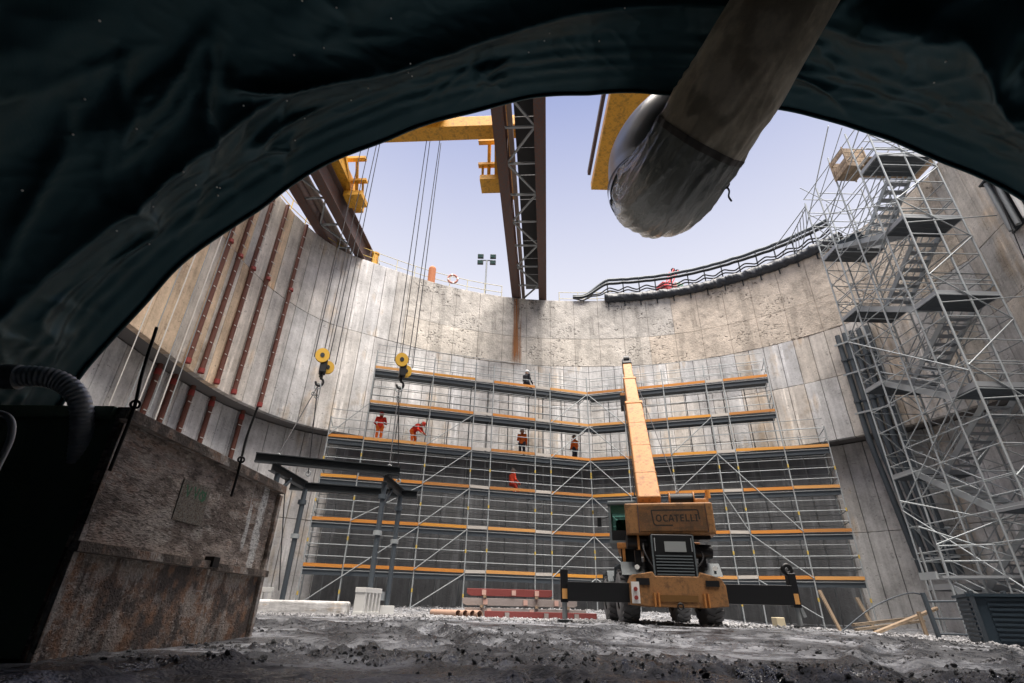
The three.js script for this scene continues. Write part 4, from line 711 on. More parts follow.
// ---------------------------------------------------------------- stacked formwork beams and pipes
{
  const red = std([0.20, 0.042, 0.038], { roughness: 0.75, bumpMap: rustBump, bumpScale: 0.004 }), greyM = std([0.28, 0.25, 0.24], { roughness: 0.85, bumpMap: rustBump, bumpScale: 0.006 }), pink = std([0.55, 0.36, 0.31], { roughness: 0.85 });
  const gx = (x) => groundH(x, -21.9);
  const b0 = gy(0, -21.5) - 0.02;
  const wal = (label, x0, x1, y, z, mat, tipMat) => {
    const g = thing('formwork_beam', label, 'beam', [(x0 + x1) / 2, y, z], 0.01 * (rnd() - 0.5), 'stacked formwork beams'); const L = x1 - x0;
    const q = new THREE.Shape(), h = 0.12; q.moveTo(-L / 2, -h + 0.08); q.lineTo(-L / 2 + 0.15, -h); q.lineTo(L / 2 - 0.1, -h); q.lineTo(L / 2, -h + 0.05); q.lineTo(L / 2, h); q.lineTo(-L / 2, h); q.closePath();
    for (const s of [-1, 1]) { const e = new THREE.ExtrudeGeometry(q, { depth: 0.09, bevelEnabled: true, bevelSize: 0.008, bevelThickness: 0.008, bevelSegments: 1 }); const m = mesh('channel', e, mat, g); m.position.z = s * 0.12 - 0.045; m.position.y = h; }
    for (const k of [-0.3, 0.05, 0.32]) box('clamp', L * k, h, 0.2, 0.16, 0.18, 0.06, tipMat, g, 0.2);
  };
  wal('long red and grey beam lying foremost on the ground before the pile', -0.75, 3.35, b0, -21.4, red, greyM);
  let y = b0 + 0.02; for (const [nm, x0, x1, mat] of [['lowest', -1.55, 3.1, greyM], ['middle', -1.65, 2.75, greyM], ['topmost', -1.5, 1.8, red]]) { y += 0.08; wal(nm + ' of the three stacked formwork beams behind the outrigger jack', x0, x1, y, -22.3, mat, pink); y += 0.25; }
  for (const [x, yy] of [[-0.9, b0], [1.2, b0], [2.6, b0], [-0.9, b0 + 0.35], [1.2, b0 + 0.35], [2.4, b0 + 0.35], [-0.8, b0 + 0.68], [1.2, b0 + 0.68]]) { const m = box('timber_packer', x, yy + 0.05, -22.3, 0.12, 0.09, 0.6, M.wood); tag(m, 'short timber packer, ' + (x < 0 ? 'left' : x < 2 ? 'middle' : 'right') + ' one ' + (yy < b0 + 0.1 ? 'under the lowest stacked formwork beam' : yy < b0 + 0.5 ? 'under the middle stacked formwork beam' : 'under the topmost stacked formwork beam'), 'timber', 'packers in the beam pile'); }
  const m2 = std([0.42, 0.27, 0.2], { roughness: 0.8, side: THREE.DoubleSide }); const lab = ['leftmost of four steel pipes', 'second from left of four steel pipes', 'third from left of four steel pipes', 'rightmost of four steel pipes'];
  for (let k = 0; k < 4; k++) {
    const g = thing('steel_pipe', lab[k] + ' lying beside the red beam pile', 'pipe', [-1.75 + 0.27 * k, b0 + 0.13, -21.6 + 0.05 * k], 0, 'pipes lying on the ground'); const q = new THREE.CylinderGeometry(0.125, 0.125, 2.0, 20, 1, true); q.rotateX(Math.PI / 2); q.translate(0, 0, -1); const a = mesh('pipe_shell', q, m2, g); a.rotation.y = 0.62; const r = new THREE.TorusGeometry(0.118, 0.012, 6, 20); const t = mesh('end_rim', r, m2, g); t.rotation.y = 0.62;
  }
}
// ---------------------------------------------------------------- mobile crane
{
  const g = thing('mobile_crane', 'orange rough terrain mobile crane with raised telescopic boom and outriggers', 'crane', [4.42, 0.26, -14.5], -4 * RAD);
  const orange = paint([0.48, 0.20, 0.05]), orangeD = paint([0.30, 0.145, 0.05]), peach = paint([0.42, 0.195, 0.065]);
  const grey = std([0.10, 0.12, 0.13], { roughness: 0.6 });
  // chassis (local: -z forward, away from the viewer)
  box('chassis_frame', 0, 0.72, -3.6, 1.2, 0.5, 7.0, orangeD, g, 0, 0.02);
  const sh = new THREE.Shape(); [[-1.2, 0.46], [-1.2, 0.94], [-1.12, 1.12], [-0.62, 1.2], [-0.56, 1.1], [0.56, 1.1], [0.62, 1.2], [1.1, 1.08], [1.2, 0.9], [1.2, 0.46], [0.7, 0.42], [-0.7, 0.42]].forEach(([x, y], i) => i ? sh.lineTo(x, y) : sh.moveTo(x, y));
  const bm = mesh('rear_bumper', new THREE.ExtrudeGeometry(sh, { depth: 0.55, bevelEnabled: true, bevelSize: 0.02, bevelThickness: 0.02, bevelSegments: 2 }), orangeD, g); bm.position.z = -0.6;
  for (const x of [-0.62, 0.62, -0.52, 0.72]) box('bumper_rib', x, 0.56, 0.0, 0.035, 0.32, 0.12, orange, bm).position.z = 0.62;
  box('light_panel', -1.09, 0.72, 0.60, 0.2, 0.5, 0.05, M.white, bm); for (const y of [0.6, 0.8]) { const d = new THREE.CylinderGeometry(0.05, 0.05, 0.04, 14); d.rotateX(Math.PI / 2); mesh('tail_light', d, M.redCap, bm).position.set(-1.09, y, 0.64); }
  box('bumper_recess', -0.88, 0.98, 0.585, 0.34, 0.16, 0.02, M.blackSteel, bm); box('bumper_recess', 0.88, 0.96, 0.585, 0.34, 0.14, 0.02, M.blackSteel, bm);
  const pc = document.createElement('canvas'); pc.width = 256; pc.height = 64; const pcx = pc.getContext('2d'); pcx.fillStyle = '#6b4a1e'; pcx.fillRect(0, 0, 256, 64); pcx.fillStyle = '#2c2a18'; pcx.font = 'bold 46px sans-serif'; for (let i = 0; i < 8; i++) if (i !== 3) { pcx.fillRect(20 + i * 27, 16 + (i % 3) * 3, 18, 30 - (i % 2) * 6); } const pt = new THREE.CanvasTexture(pc); pt.colorSpace = THREE.SRGBColorSpace;
  box('lettered_strip', 0.0, 0.6, 0.585, 0.95, 0.15, 0.012, std([1, 1, 1], { map: pt }), bm);
  // wheels
  const wheel = (x, z) => {
    const w = new THREE.Group(); w.name = 'wheel'; w.position.set(x, 0.66, z); g.add(w);
    const pr = [[0.33, -0.25], [0.52, -0.27], [0.63, -0.23], [0.67, -0.14], [0.67, 0.14], [0.63, 0.23], [0.52, 0.27], [0.33, 0.25]].map(([r, y]) => new THREE.Vector2(r, y)); const tg = new THREE.LatheGeometry(pr, 36); tg.rotateZ(Math.PI / 2);
    const lugs = []; for (let k = 0; k < 22; k++) for (const s of [-1, 1]) { const b = new THREE.BoxGeometry(0.22, 0.06, 0.09); b.rotateY(s * 0.4); b.translate(s * 0.12, 0.675, 0); b.rotateX((k + (s > 0 ? 0.5 : 0)) / 22 * Math.PI * 2); lugs.push(b); }
    mesh('tyre', mergeGeometries([tg.toNonIndexed(), ...lugs.map((l) => l.toNonIndexed())].map((q) => { q.deleteAttribute('uv'); return q; })), std([0.17, 0.17, 0.172], { roughness: 0.95 }), w);
    const rg = new THREE.LatheGeometry([[0, 0.06], [0.12, 0.1], [0.14, 0.05], [0.3, 0.02], [0.34, 0.18], [0.36, 0.2]].map(([r, y]) => new THREE.Vector2(r, y)), 28); rg.rotateZ(Math.PI / 2 * (x < 0 ? 1 : -1)); mesh('rim', rg, std([0.35, 0.36, 0.36], { roughness: 0.6, side: THREE.DoubleSide }), w);
  };
  for (const z of [-1.45, -4.9]) for (const x of [-1.1, 1.1]) wheel(x, z);
  bar('axle', V(-0.9, 0.66, -1.45), V(0.9, 0.66, -1.45), 0.12, M.blackSteel, g); bar('axle', V(-0.9, 0.66, -4.9), V(0.9, 0.66, -4.9), 0.12, M.blackSteel, g);
  for (const s of [-1, 1]) for (const z of [-1.45, -4.9]) { const f = mesh('fender', (() => { const q = new THREE.Shape(); q.moveTo(-0.95, 0); q.lineTo(-0.7, 0.34); q.lineTo(0.7, 0.34); q.lineTo(0.95, 0); q.lineTo(0.9, 0); q.lineTo(0.67, 0.29); q.lineTo(-0.67, 0.29); q.lineTo(-0.9, 0); q.closePath(); const e = new THREE.ExtrudeGeometry(q, { depth: 0.62, bevelEnabled: false }); e.rotateY(Math.PI / 2); return e; })(), grey, g); f.position.set(s * 1.02 - 0.31, 1.16, z); }
  // engine hood and silencers behind the turntable
  box('engine_hood', 0.0, 1.6, -0.55, 1.12, 1.1, 0.95, M.blackSteel, g, 0, 0.03);
  const nc = document.createElement('canvas'); nc.width = 256; nc.height = 128; const nx = nc.getContext('2d'); nx.fillStyle = '#8b9091'; nx.fillRect(0, 0, 256, 128); nx.strokeStyle = '#2b3b4c'; nx.lineWidth = 5; nx.beginPath(); nx.moveTo(30, 60); nx.quadraticCurveTo(70, 20, 84, 66); nx.quadraticCurveTo(104, 100, 120, 58); nx.lineTo(150, 70); nx.lineTo(168, 50); nx.lineTo(190, 72); nx.lineTo(226, 56); nx.stroke(); nx.fillStyle = '#465058'; nx.fillRect(60, 92, 136, 10); const nt = new THREE.CanvasTexture(nc); nt.colorSpace = THREE.SRGBColorSpace;
  box('hood_plate', 0.06, 1.84, -0.068, 0.56, 0.26, 0.015, std([1, 1, 1], { map: nt }), g);
  for (const s of [-1, 1]) { const c = new THREE.CylinderGeometry(0.18, 0.18, 0.55, 18); c.rotateZ(Math.PI / 2); const m = mesh('air_filter', c, M.blackSteel, g); m.position.set(s * 0.86, s < 0 ? 2.0 : 1.78, -0.6); box('filter_bracket', s * 0.86, 1.58, -0.6, 0.16, 0.4, 0.2, M.blackSteel, g); }
  for (let k = 0; k < 7; k++) box('grille_slat', 0, 1.16 + 0.075 * k, -0.07, 0.96, 0.03, 0.03, grey, g); for (const s of [-1, 1]) { box('hood_edge', s * 0.545, 1.6, -0.075, 0.04, 1.06, 0.04, grey, g); bar('hand_grab', V(s * 0.48, 1.72, -0.03), V(s * 0.48, 2.05, -0.03), 0.012, M.galv, g); }
  for (const [a, b, c2] of [[V(-0.5, 1.2, -0.1), V(-0.75, 1.75, -0.2), V(-0.6, 2.15, -0.7)], [V(0.5, 1.25, -0.1), V(0.78, 1.6, -0.15), V(0.62, 2.1, -0.6)], [V(-0.3, 2.14, -0.4), V(-0.45, 2.5, -0.3), V(-0.2, 2.3, -1.2)]]) mesh('hydraulic_hose', tubeGeo([a, b, c2], 0.022, 24, 8), M.rubber, g);
  for (const x of [-1.0, 1.0]) { const d = new THREE.CylinderGeometry(0.06, 0.06, 0.05, 14); d.rotateX(Math.PI / 2); mesh('reversing_lamp', d, M.white, g).position.set(x, 1.32, 0.0); box('lamp_bracket', x, 1.25, -0.04, 0.05, 0.12, 0.05, grey, g); }
  const th = mesh('tow_hook', new THREE.TorusGeometry(0.07, 0.02, 8, 18), M.blackSteel, g); th.position.set(0.0, 0.42, 0.03);
  for (let k = 0; k < 4; k++) box('step', -1.16, 0.5 + 0.24 * k, -2.9, 0.12, 0.03, 0.4, grey, g);
  box('deck_plate', 0, 1.3, -3.2, 2.3, 0.06, 4.6, grey, g);
  // outriggers
  box('outrigger_beam', -2.0, 0.72, -0.36, 1.65, 0.46, 0.34, M.blackSteel, g, 0, 0.01); box('outrigger_beam', 2.05, 0.74, -0.36, 1.75, 0.46, 0.34, M.blackSteel, g, 0, 0.01);
  for (const s of [-1, 1]) {
    const x = s < 0 ? -2.9 : 3.0, yb = groundH(4.42 + x, -14.7) - 0.26; const jack = new THREE.Group(); jack.name = 'outrigger_jack'; g.add(jack);
    box('housing', x, 0.86, -0.36, 0.2, 0.8, 0.22, M.blackSteel, jack, 0, 0.02); bar('cylinder', V(x, yb + 0.08, -0.36), V(x, 0.5, -0.36), 0.065, M.galvDark, jack, UC16); bar('foot_pad', V(x, yb - 0.02, -0.36), V(x, yb + 0.07, -0.36), 0.2, M.darkSteel, jack, UC16);
    box('stripe_plate', x - s * 0.02, 0.66, -0.24, 0.16, 0.24, 0.02, M.toeB, jack, 0.1); if (s > 0) { const t = mesh('hose_reel', new THREE.TorusGeometry(0.1, 0.06, 8, 16), M.blackSteel, jack); t.position.set(x - 0.05, 1.36, -0.36); box('arm', x + 0.1, 0.42, -0.36, 0.08, 0.36, 0.1, M.galvDark, jack).rotation.z = 0.3; }
  }
  // upperstructure, slewed a little to the right
  const u = new THREE.Group(); u.name = 'upperstructure'; u.position.set(0.05, 0, -1.6); u.rotation.y = -9 * RAD; g.add(u);
  bar('turntable', V(0, 1.33, -0.9), V(0, 1.62, -0.9), 0.75, M.blackSteel, u, UC16);
  box('slew_deck', -0.15, 1.98, -0.8, 2.3, 0.16, 2.6, orange, u, 0, 0.02); box('slew_deck', 0.1, 1.78, -0.9, 1.3, 0.3, 1.6, orangeD, u, 0, 0.02);
  const cw = box('counterweight', 0.18, 2.58, 1.05, 2.36, 0.84, 0.72, orangeD, u, 0, 0.05); box('weight_step', 0.18, 2.12, 0.9, 2.1, 0.12, 0.5, M.blackSteel, u);
  const lc = document.createElement('canvas'); lc.width = 512; lc.height = 192; const x = lc.getContext('2d'); x.fillStyle = '#6e4a24'; x.fillRect(0, 0, 512, 192); for (let i = 0; i < 260; i++) { const v = rnd(); x.fillStyle = `rgba(${40 + 90 * v},${32 + 60 * v},${24 + 34 * v},0.22)`; x.fillRect(rnd() * 512 - 30, rnd() * 192 - 20, 20 + rnd() * 90, 8 + rnd() * 50); }
  for (let i = 0; i < 2600; i++) { const v = rnd(); x.fillStyle = `rgba(${80 + 80 * v},${48 + 50 * v},${22 + 22 * v},0.35)`; x.fillRect(rnd() * 512, rnd() * 192, 1 + rnd() * 9, 1 + rnd() * 4); }
  x.strokeStyle = '#17120c'; x.lineWidth = 11; x.beginPath(); x.moveTo(96, 34); x.lineTo(106, 128); x.quadraticCurveTo(110, 150, 134, 150); x.lineTo(250, 150); x.moveTo(96, 34); x.lineTo(438, 34); x.quadraticCurveTo(452, 34, 452, 52); x.lineTo(456, 108); x.stroke();
  x.fillStyle = '#17120c'; x.font = 'bold 76px sans-serif'; x.fillText('OCATELLI', 122, 122, 326); x.globalAlpha = 0.5; for (let i = 0; i < 400; i++) { x.fillStyle = '#6e4a24'; x.fillRect(100 + rnd() * 360, 30 + rnd() * 120, 1 + rnd() * 5, 1 + rnd() * 3); } x.globalAlpha = 1; const lt = new THREE.CanvasTexture(lc); lt.colorSpace = THREE.SRGBColorSpace;
  const plate = mesh('maker_plate', new THREE.BoxGeometry(1.78, 0.66, 0.014), std([1, 1, 1], { map: lt, roughness: 0.7 }), cw); plate.position.set(0.1, 0.0, 0.368);
  for (const k of [-0.82, 0.98]) box('weld_seam', k, 0, 0.365, 0.03, 0.72, 0.02, M.girder, cw);
  // cab
  const cab = new THREE.Group(); cab.name = 'cab'; cab.position.set(-1.1, 2.06, -0.3); u.add(cab);
  for (const [px, pz] of [[-0.36, 0.75], [0.36, 0.75], [-0.36, -0.75], [0.36, -0.75]]) box('pillar', px, 0.55, pz, 0.07, 1.1, 0.07, grey, cab);
  box('roof', 0, 1.12, 0, 0.84, 0.12, 1.64, grey, cab, 0, 0.04); box('floor', 0, 0.02, 0, 0.8, 0.08, 1.58, grey, cab); box('lower_panel', 0, 0.2, 0.74, 0.7, 0.28, 0.05, M.blackSteel, cab); box('side_panel', -0.37, 0.26, 0, 0.05, 0.42, 1.4, orangeD, cab);
  box('rear_window', 0, 0.7, 0.75, 0.64, 0.72, 0.02, M.glass, cab); box('side_window', -0.37, 0.76, 0, 0.02, 0.6, 1.4, M.glass, cab); box('seat', 0.02, 0.35, 0.2, 0.45, 0.7, 0.4, std([0.02, 0.06, 0.05]), cab, 0, 0.08);
  const mir = box('mirror', -0.68, 0.6, 0.6, 0.12, 0.26, 0.05, M.blackSteel, cab); bar('mirror_arm', V(-0.4, 0.75, 0.6), V(-0.66, 0.68, 0.6), 0.015, M.blackSteel, cab);
  box('cab_support', -1.12, 1.55, 0.45, 0.08, 0.9, 0.08, orange, u); box('cab_support', -0.72, 1.55, 0.45, 0.06, 0.9, 0.08, orange, u); box('access_locker', -0.95, 1.56, 0.0, 0.5, 0.7, 0.8, M.blackSteel, u);
  // boom
  g.updateMatrixWorld(true);
  const toU = (p) => u.worldToLocal(p.clone()); const A = toU(V(4.12, 3.05, -15.3)), B = toU(V(6.28, 12.35, -25.2)), lerp = (t) => A.clone().lerp(B, t);
  const dir = B.clone().sub(A).normalize();
  const boxSec = (name, t0, t1, w, h, mat) => { const a = lerp(t0), b = lerp(t1), L = a.distanceTo(b), m = mesh(name, metricUV(new RoundedBoxGeometry(w, h, L, 3, 0.06)), mat, u); const xx = dir.clone().cross(UP).normalize(), yy = xx.clone().cross(dir).normalize(); m.quaternion.setFromRotationMatrix(new THREE.Matrix4().makeBasis(xx, yy, dir.clone().negate())); m.position.copy(a).lerp(b, 0.5); return m; };
  boxSec('boom_section', 0.02, 0.56, 0.66, 0.78, peach); boxSec('boom_section', 0.5, 0.80, 0.55, 0.64, peach); boxSec('boom_section', 0.75, 0.985, 0.46, 0.54, peach);
  boxSec('boom_collar', 0.545, 0.565, 0.74, 0.86, orange); boxSec('boom_collar', 0.79, 0.805, 0.62, 0.72, orange);
  const hd = boxSec('boom_head', 0.98, 1.03, 0.5, 0.7, M.blackSteel); const shv = new THREE.CylinderGeometry(0.28, 0.28, 0.3, 20); shv.rotateZ(Math.PI / 2); mesh('sheave', shv, M.blackSteel, hd).position.set(0, 0.25, -0.25); mesh('sheave', shv, M.blackSteel, hd).position.set(0, -0.3, -0.2);
  const jm = lerp(0.62); box('boom_fitting', jm.x - 0.42, jm.y, jm.z, 0.24, 0.5, 0.7, M.blackSteel, u); box('boom_fitting', jm.x - 0.42, jm.y + 0.35, jm.z, 0.2, 0.18, 0.4, orange, u);
  bar('luffing_ram', toU(V(4.3, 2.4, -17.2)), lerp(0.38).add(V(0, -0.4, 0)), 0.13, M.galvDark, u, UC16);
  bar('pivot_pin', A.clone().add(V(-0.6, -0.1, 0)), A.clone().add(V(0.6, -0.1, 0)), 0.1, M.blackSteel, u, UC16); for (const s of [-1, 1]) box('boom_foot_plate', A.x + s * 0.42, A.y - 0.45, A.z, 0.06, 1.1, 0.9, orange, u);
  const dr = new THREE.CylinderGeometry(0.19, 0.19, 0.62, 24); dr.rotateZ(Math.PI / 2); const hd2 = mesh('hoist_drum', dr, M.blackSteel, u); hd2.position.set(0.62, 3.16, 0.85); for (const s of [-1, 1]) { const fl = new THREE.CylinderGeometry(0.23, 0.23, 0.03, 24); fl.rotateZ(Math.PI / 2); mesh('drum_flange', fl, orange, hd2).position.x = s * 0.33; }
  box('winch_motor', 1.12, 3.1, 0.85, 0.34, 0.16, 0.24, orange, u, 0, 0.03); box('winch_bracket', 1.3, 3.1, 0.85, 0.08, 0.3, 0.2, orange, u); bar('beacon', V(1.36, 3.2, 0.85), V(1.36, 3.42, 0.85), 0.07, M.toe, u, UC16);
  { const off = V(-0.4, 0.1, 0); mesh('boom_cable', tubeGeo([0.05, 0.2, 0.35, 0.5, 0.62].map((t, k) => lerp(t).add(off).add(V(0, k % 2 ? -0.12 : 0.05, 0))), 0.02, 50, 6), M.rubber, u); }
  for (const t of [0.12, 0.26, 0.4]) boxSec('boom_stiffener', t, t + 0.008, 0.69, 0.81, peach);
  bar('rope', hd2.position.clone(), lerp(1.0).add(V(0.1, 0.35, 0)), 0.012, M.rope, u);
}
// ---------------------------------------------------------------- right foot of the shaft: blue cabin, railings, timber
{
  const g = thing('blue_cabin', 'low dark blue corrugated steel cabin at the foot of the stair tower', 'cabin', [13.4, groundH(12.6, -14.6), -14.6], -0.5);
  box('body', 0, 0.56, 0, 2.6, 1.06, 1.7, M.bluePaint, g, 0, 0.02); for (let k = 0; k < 9; k++) box('slat', 0.1, 0.14 + 0.11 * k, 0.86, 2.2, 0.055, 0.05, M.bluePaint, g); for (let k = 0; k < 9; k++) box('slat', -1.31, 0.14 + 0.11 * k, 0, 0.05, 0.055, 1.4, M.bluePaint, g);
  for (const x of [-1.27, -0.2, 1.27]) box('post', x, 0.57, 0.88, 0.09, 1.12, 0.08, M.slate, g); box('roof', 0, 1.12, 0, 2.75, 0.07, 1.85, M.bluePaint, g); box('door_lock', 0.35, 0.55, 0.91, 0.12, 0.2, 0.05, M.blackSteel, g);
  const f = thing('site_railing', 'dark blue steel post railing in front of the stair tower foot', 'railing');
  const P = [V(13.5, 0, -18.2), V(14.2, 0, -17.3), V(14.7, 0, -16.6), V(13.4, 0, -16.2)];
  P.forEach((p, i) => { const y = groundH(p.x, p.z) - 0.05; beam('post', p.clone().setY(y), p.clone().setY(y + 1.35).add(V(-0.12, 0, 0.05)), 0.1, 0.1, M.slate, f); if (i < 3) for (const h of [0.2, 0.62, 1.1]) bar('rail', p.clone().setY(y + h), P[i + 1].clone().setY(groundH(P[i + 1].x, P[i + 1].z) + h - 0.05), 0.03, M.slate, f); });
  const wk = thing('access_walkway', 'raised grey steel walkway with slanting handrails at the tower foot', 'walkway');
  beam('deck', V(15.2, 1.85, -19.6), V(19.4, 1.85, -17.6), 1.0, 0.08, M.deckGrey, wk); beam('edge', V(14.85, 1.9, -20.0), V(14.85, 1.9, -19.2), 0.08, 0.24, M.galv, wk);
  for (const t of [0, 0.33, 0.66, 1]) { const x = mix(15.2, 19.4, t), z = mix(-19.6, -17.6, t); bar('leg', V(x, -0.1, z + 0.45), V(x, 2.9, z + 0.45), 0.03, M.galv, wk); bar('leg', V(x, -0.1, z - 0.45), V(x, 2.9, z - 0.45), 0.03, M.galvDark, wk); }
  for (const h of [2.35, 2.85]) bar('handrail', V(15.2, h, -19.15), V(19.4, h, -17.15), 0.025, M.galv, wk);
  for (const [a, b] of [[V(15.2, 4.6, -20.3), V(19.6, 2.6, -16.6)], [V(15.3, 3.6, -19.9), V(19.4, 1.0, -16.6)], [V(15.2, 2.9, -19.2), V(19.2, 4.6, -16.9)], [V(15.3, 1.7, -19.1), V(17.6, -0.1, -17.9)]]) bar('brace', a, b, 0.028, M.galv, wk);
  // loose timbers and bars
  const tl = (label, a, b, w, h, m) => { const t = beam('timber_plank', a, b, w, h, m); t.name = numbered('timber_plank').replace(/^timber_plank$/, 'timber_plank'); tag(t, label, 'timber', 'loose timbers by the wall foot'); };
  const G = (x, z, h = 0) => V(x, groundH(x, z) + h, z);
  [['upright leaning board nearest the scaffold end', G(13.55, -23.5, -0.05), V(13.25, 1.55, -23.9), 0.22, 0.06, M.wood], ['short grey leaning board beside the scaffold end', G(14.9, -23.4, -0.05), V(14.7, 1.3, -23.8), 0.2, 0.06, M.woodGrey], ['long pale plank slanting up to the right over the rubble', G(13.7, -21.6, 0.05), V(16.4, 0.95, -21.7), 0.25, 0.08, M.wood], ['lower long grey plank lying across the rubble', G(13.6, -22.6, 0.12), V(16.2, 0.5, -22.4), 0.24, 0.08, M.woodGrey], ['dark plank lying flat behind the other timbers', G(13.9, -23.2, 0.3), V(16.6, 0.6, -23.3), 0.22, 0.1, M.woodGrey], ['short reddish upright stake among the timbers', G(15.3, -21.2, -0.05), V(15.25, 0.8, -21.2), 0.12, 0.08, M.wood]].forEach((a) => tl(...a));
  const br = mesh('steel_bar', tubeGeo([G(12.9, -22.4, 0.05), V(14.3, 0.95, -22.2), V(15.8, 1.45, -22.1), V(16.3, 1.4, -22.1)], 0.024, 30, 8), M.slate); tag(br, 'bent dark steel tube propped over the loose timbers', 'tube');
  const bl = box('foam_block', 7.35, groundH(7.35, -15.6) + 0.12, -15.6, 0.26, 0.26, 0.22, std([0.6, 0.52, 0.36]), null, 0.2, 0.02); tag(bl, 'small cream block on the gravel by the right outrigger', 'block');
}
// ---------------------------------------------------------------- things along the rim
function railing(label, t0, t1, mat, off) {
  const g = thing('rim_railing', label, 'railing'); const n = Math.round((t1 - t0) * 1.2 / 1.7), pt = (t, y) => { const p = wallIdx(t); return V(p.x - p.nx * off, y, p.z - p.nz * off); };
  for (let k = 0; k <= n; k++) { const t = mix(t0, t1, k / n); bar('post', pt(t, YR - 0.05), pt(t, YR + 1.12), 0.03, mat, g); if (k < n) for (const h of [0.55, 1.1]) bar('rail', pt(t, YR + h), pt(mix(t0, t1, (k + 1) / n), YR + h), 0.026, mat, g); }
}
const tAt = (az) => wallAt(az).i;
railing('yellow tube railing along the left rim of the shaft', tAt(-36), tAt(-18.5), M.yellowRail, 0.35);
railing('pale tube railing along the far rim left of the central girder', tAt(-17.8), tAt(-1.4), std([0.5, 0.47, 0.34], { roughness: 0.6 }), 0.35);
railing('pale low railing right of the central girder', tAt(6.2), tAt(13.5), std([0.5, 0.47, 0.34], { roughness: 0.6 }), 0.6);
{
  const lm = thing('light_mast', 'slim mast with four floodlights on the far rim', 'floodlight mast', [-2.05, YR - 0.05, -31.3]);
  bar('mast', V(0, 0, 0), V(0, 3.9, 0), 0.07, M.galvDark, lm); box('base', 0, 0.1, 0, 0.4, 0.2, 0.4, M.darkSteel, lm); beam('cross_arm', V(-0.55, 3.9, 0), V(0.55, 3.9, 0), 0.07, 0.07, M.darkSteel, lm);
  for (const x of [-0.55, 0.55]) for (const y of [3.6, 4.25]) { const f = box('floodlight', x, y, 0.1, 0.52, 0.42, 0.2, M.blackSteel, lm, 0, 0.03); box('lens', 0, 0, 0.105, 0.42, 0.32, 0.012, M.glass, f); }
  lm.scale.setScalar(0.85); const lr = thing('life_ring', 'round red and white life ring hung on the far railing', 'life ring', [-4.3, YR + 0.65, -30.05], 0.15); lr.scale.setScalar(0.8); const tg = new THREE.TorusGeometry(0.42, 0.09, 10, 32); mesh('ring', tg, std([0.45, 0.2, 0.16]), lr); for (let k = 0; k < 4; k++) { const b = mesh('band', new THREE.TorusGeometry(0.42, 0.096, 10, 6, 0.4), M.white, lr); b.rotation.z = k * Math.PI / 2; }
  const op = thing('orange_post', 'orange rust coloured round topped post on the far rim', 'post', [-5.75, YR - 0.05, -29.75]); bar('shaft', V(0, 0, 0), V(0, 1.25, 0), 0.26, std([0.42, 0.15, 0.06]), op, UC16); const cp = mesh('cap', new THREE.SphereGeometry(0.26, 20, 10, 0, 6.3, 0, 1.6), std([0.42, 0.15, 0.06]), op); cp.position.y = 1.25;
  const yb = thing('yellow_bollard', 'short yellow bollard at the foot of the left girder', 'bollard', [-9.35, YR - 0.05, -28.0]); bar('body', V(0, 0, 0), V(0, 1.1, 0), 0.2, M.yellow, yb, UC16); bar('cap', V(0, 1.1, 0), V(0, 1.2, 0), 0.24, M.yellow, yb, UC16);
}
{
  // railing posts with heavy hoses and a rolled tarpaulin, far right rim
  const g = thing('hose_railing', 'dark post railing carrying two heavy hoses along the right rim', 'railing'); const t0 = tAt(12.4), t1 = tAt(38.5), n = 13, pt = (t, y, o = 0.0) => { const p = wallIdx(t); return V(p.x + p.nx * o, y, p.z + p.nz * o); };
  for (let k = 0; k <= n; k++) { const t = mix(t0, t1, k / n); bar('post', pt(t, YR - 0.6, 0.1), pt(t, YR + 1.75, 0.1), 0.045, M.darkSteel, g); }
  const line = (y0, dip, r, nm, mat, o, sag = 0) => { const pts = []; for (let k = 0; k <= 52; k++) { const f = k / 52; pts.push(pt(mix(t0 - 3, t1, f), y0 - dip * (1 - sm(0.03, 0.16, f)) + 0.05 * n3(k * 0.6, y0, 1) + sag * Math.sin(f * n * Math.PI) ** 2, o)); } mesh(nm, tubeGeo(pts, r, 200, 8), mat, g); };
  line(YR + 1.72, 1.35, 0.12, 'hose', M.slate, 0.05); line(YR + 1.38, 1.15, 0.11, 'hose', M.darkSteel, 0.1); line(YR + 0.98, 0.8, 0.05, 'cable', M.rubber, 0.12, -0.25); line(YR + 0.72, 0.6, 0.05, 'cable', M.rubber, 0.14, -0.2);
  const r = []; const c = []; for (let k = 0; k <= 60; k++) c.push(pt(mix(t0 - 0.3, t1 + 0.5, k / 60), YR + 0.12, 0.08));
  const cur = new THREE.CatmullRomCurve3(c), q = new THREE.TubeGeometry(cur, 240, 0.33, 14), p = q.attributes.position; for (let i = 0; i <= 240; i++) { const o = cur.getPointAt(i / 240); for (let j = 0; j <= 14; j++) { const m = i * 15 + j, k = 1 + 0.35 * n3(i * 0.16, Math.cos(j / 14 * 6.283), Math.sin(j / 14 * 6.283)) + 0.2 * n3(i * 0.6, j, 3); p.setXYZ(m, o.x + (p.getX(m) - o.x) * k, o.y + (p.getY(m) - o.y) * k, o.z + (p.getZ(m) - o.z) * k); } } q.computeVertexNormals();
  const tp = mesh('rolled_tarpaulin', q, std([0.035, 0.04, 0.05], { roughness: 0.5 })); tag(tp, 'rolled dark tarpaulin draped along the right rim of the shaft', 'tarpaulin');
}
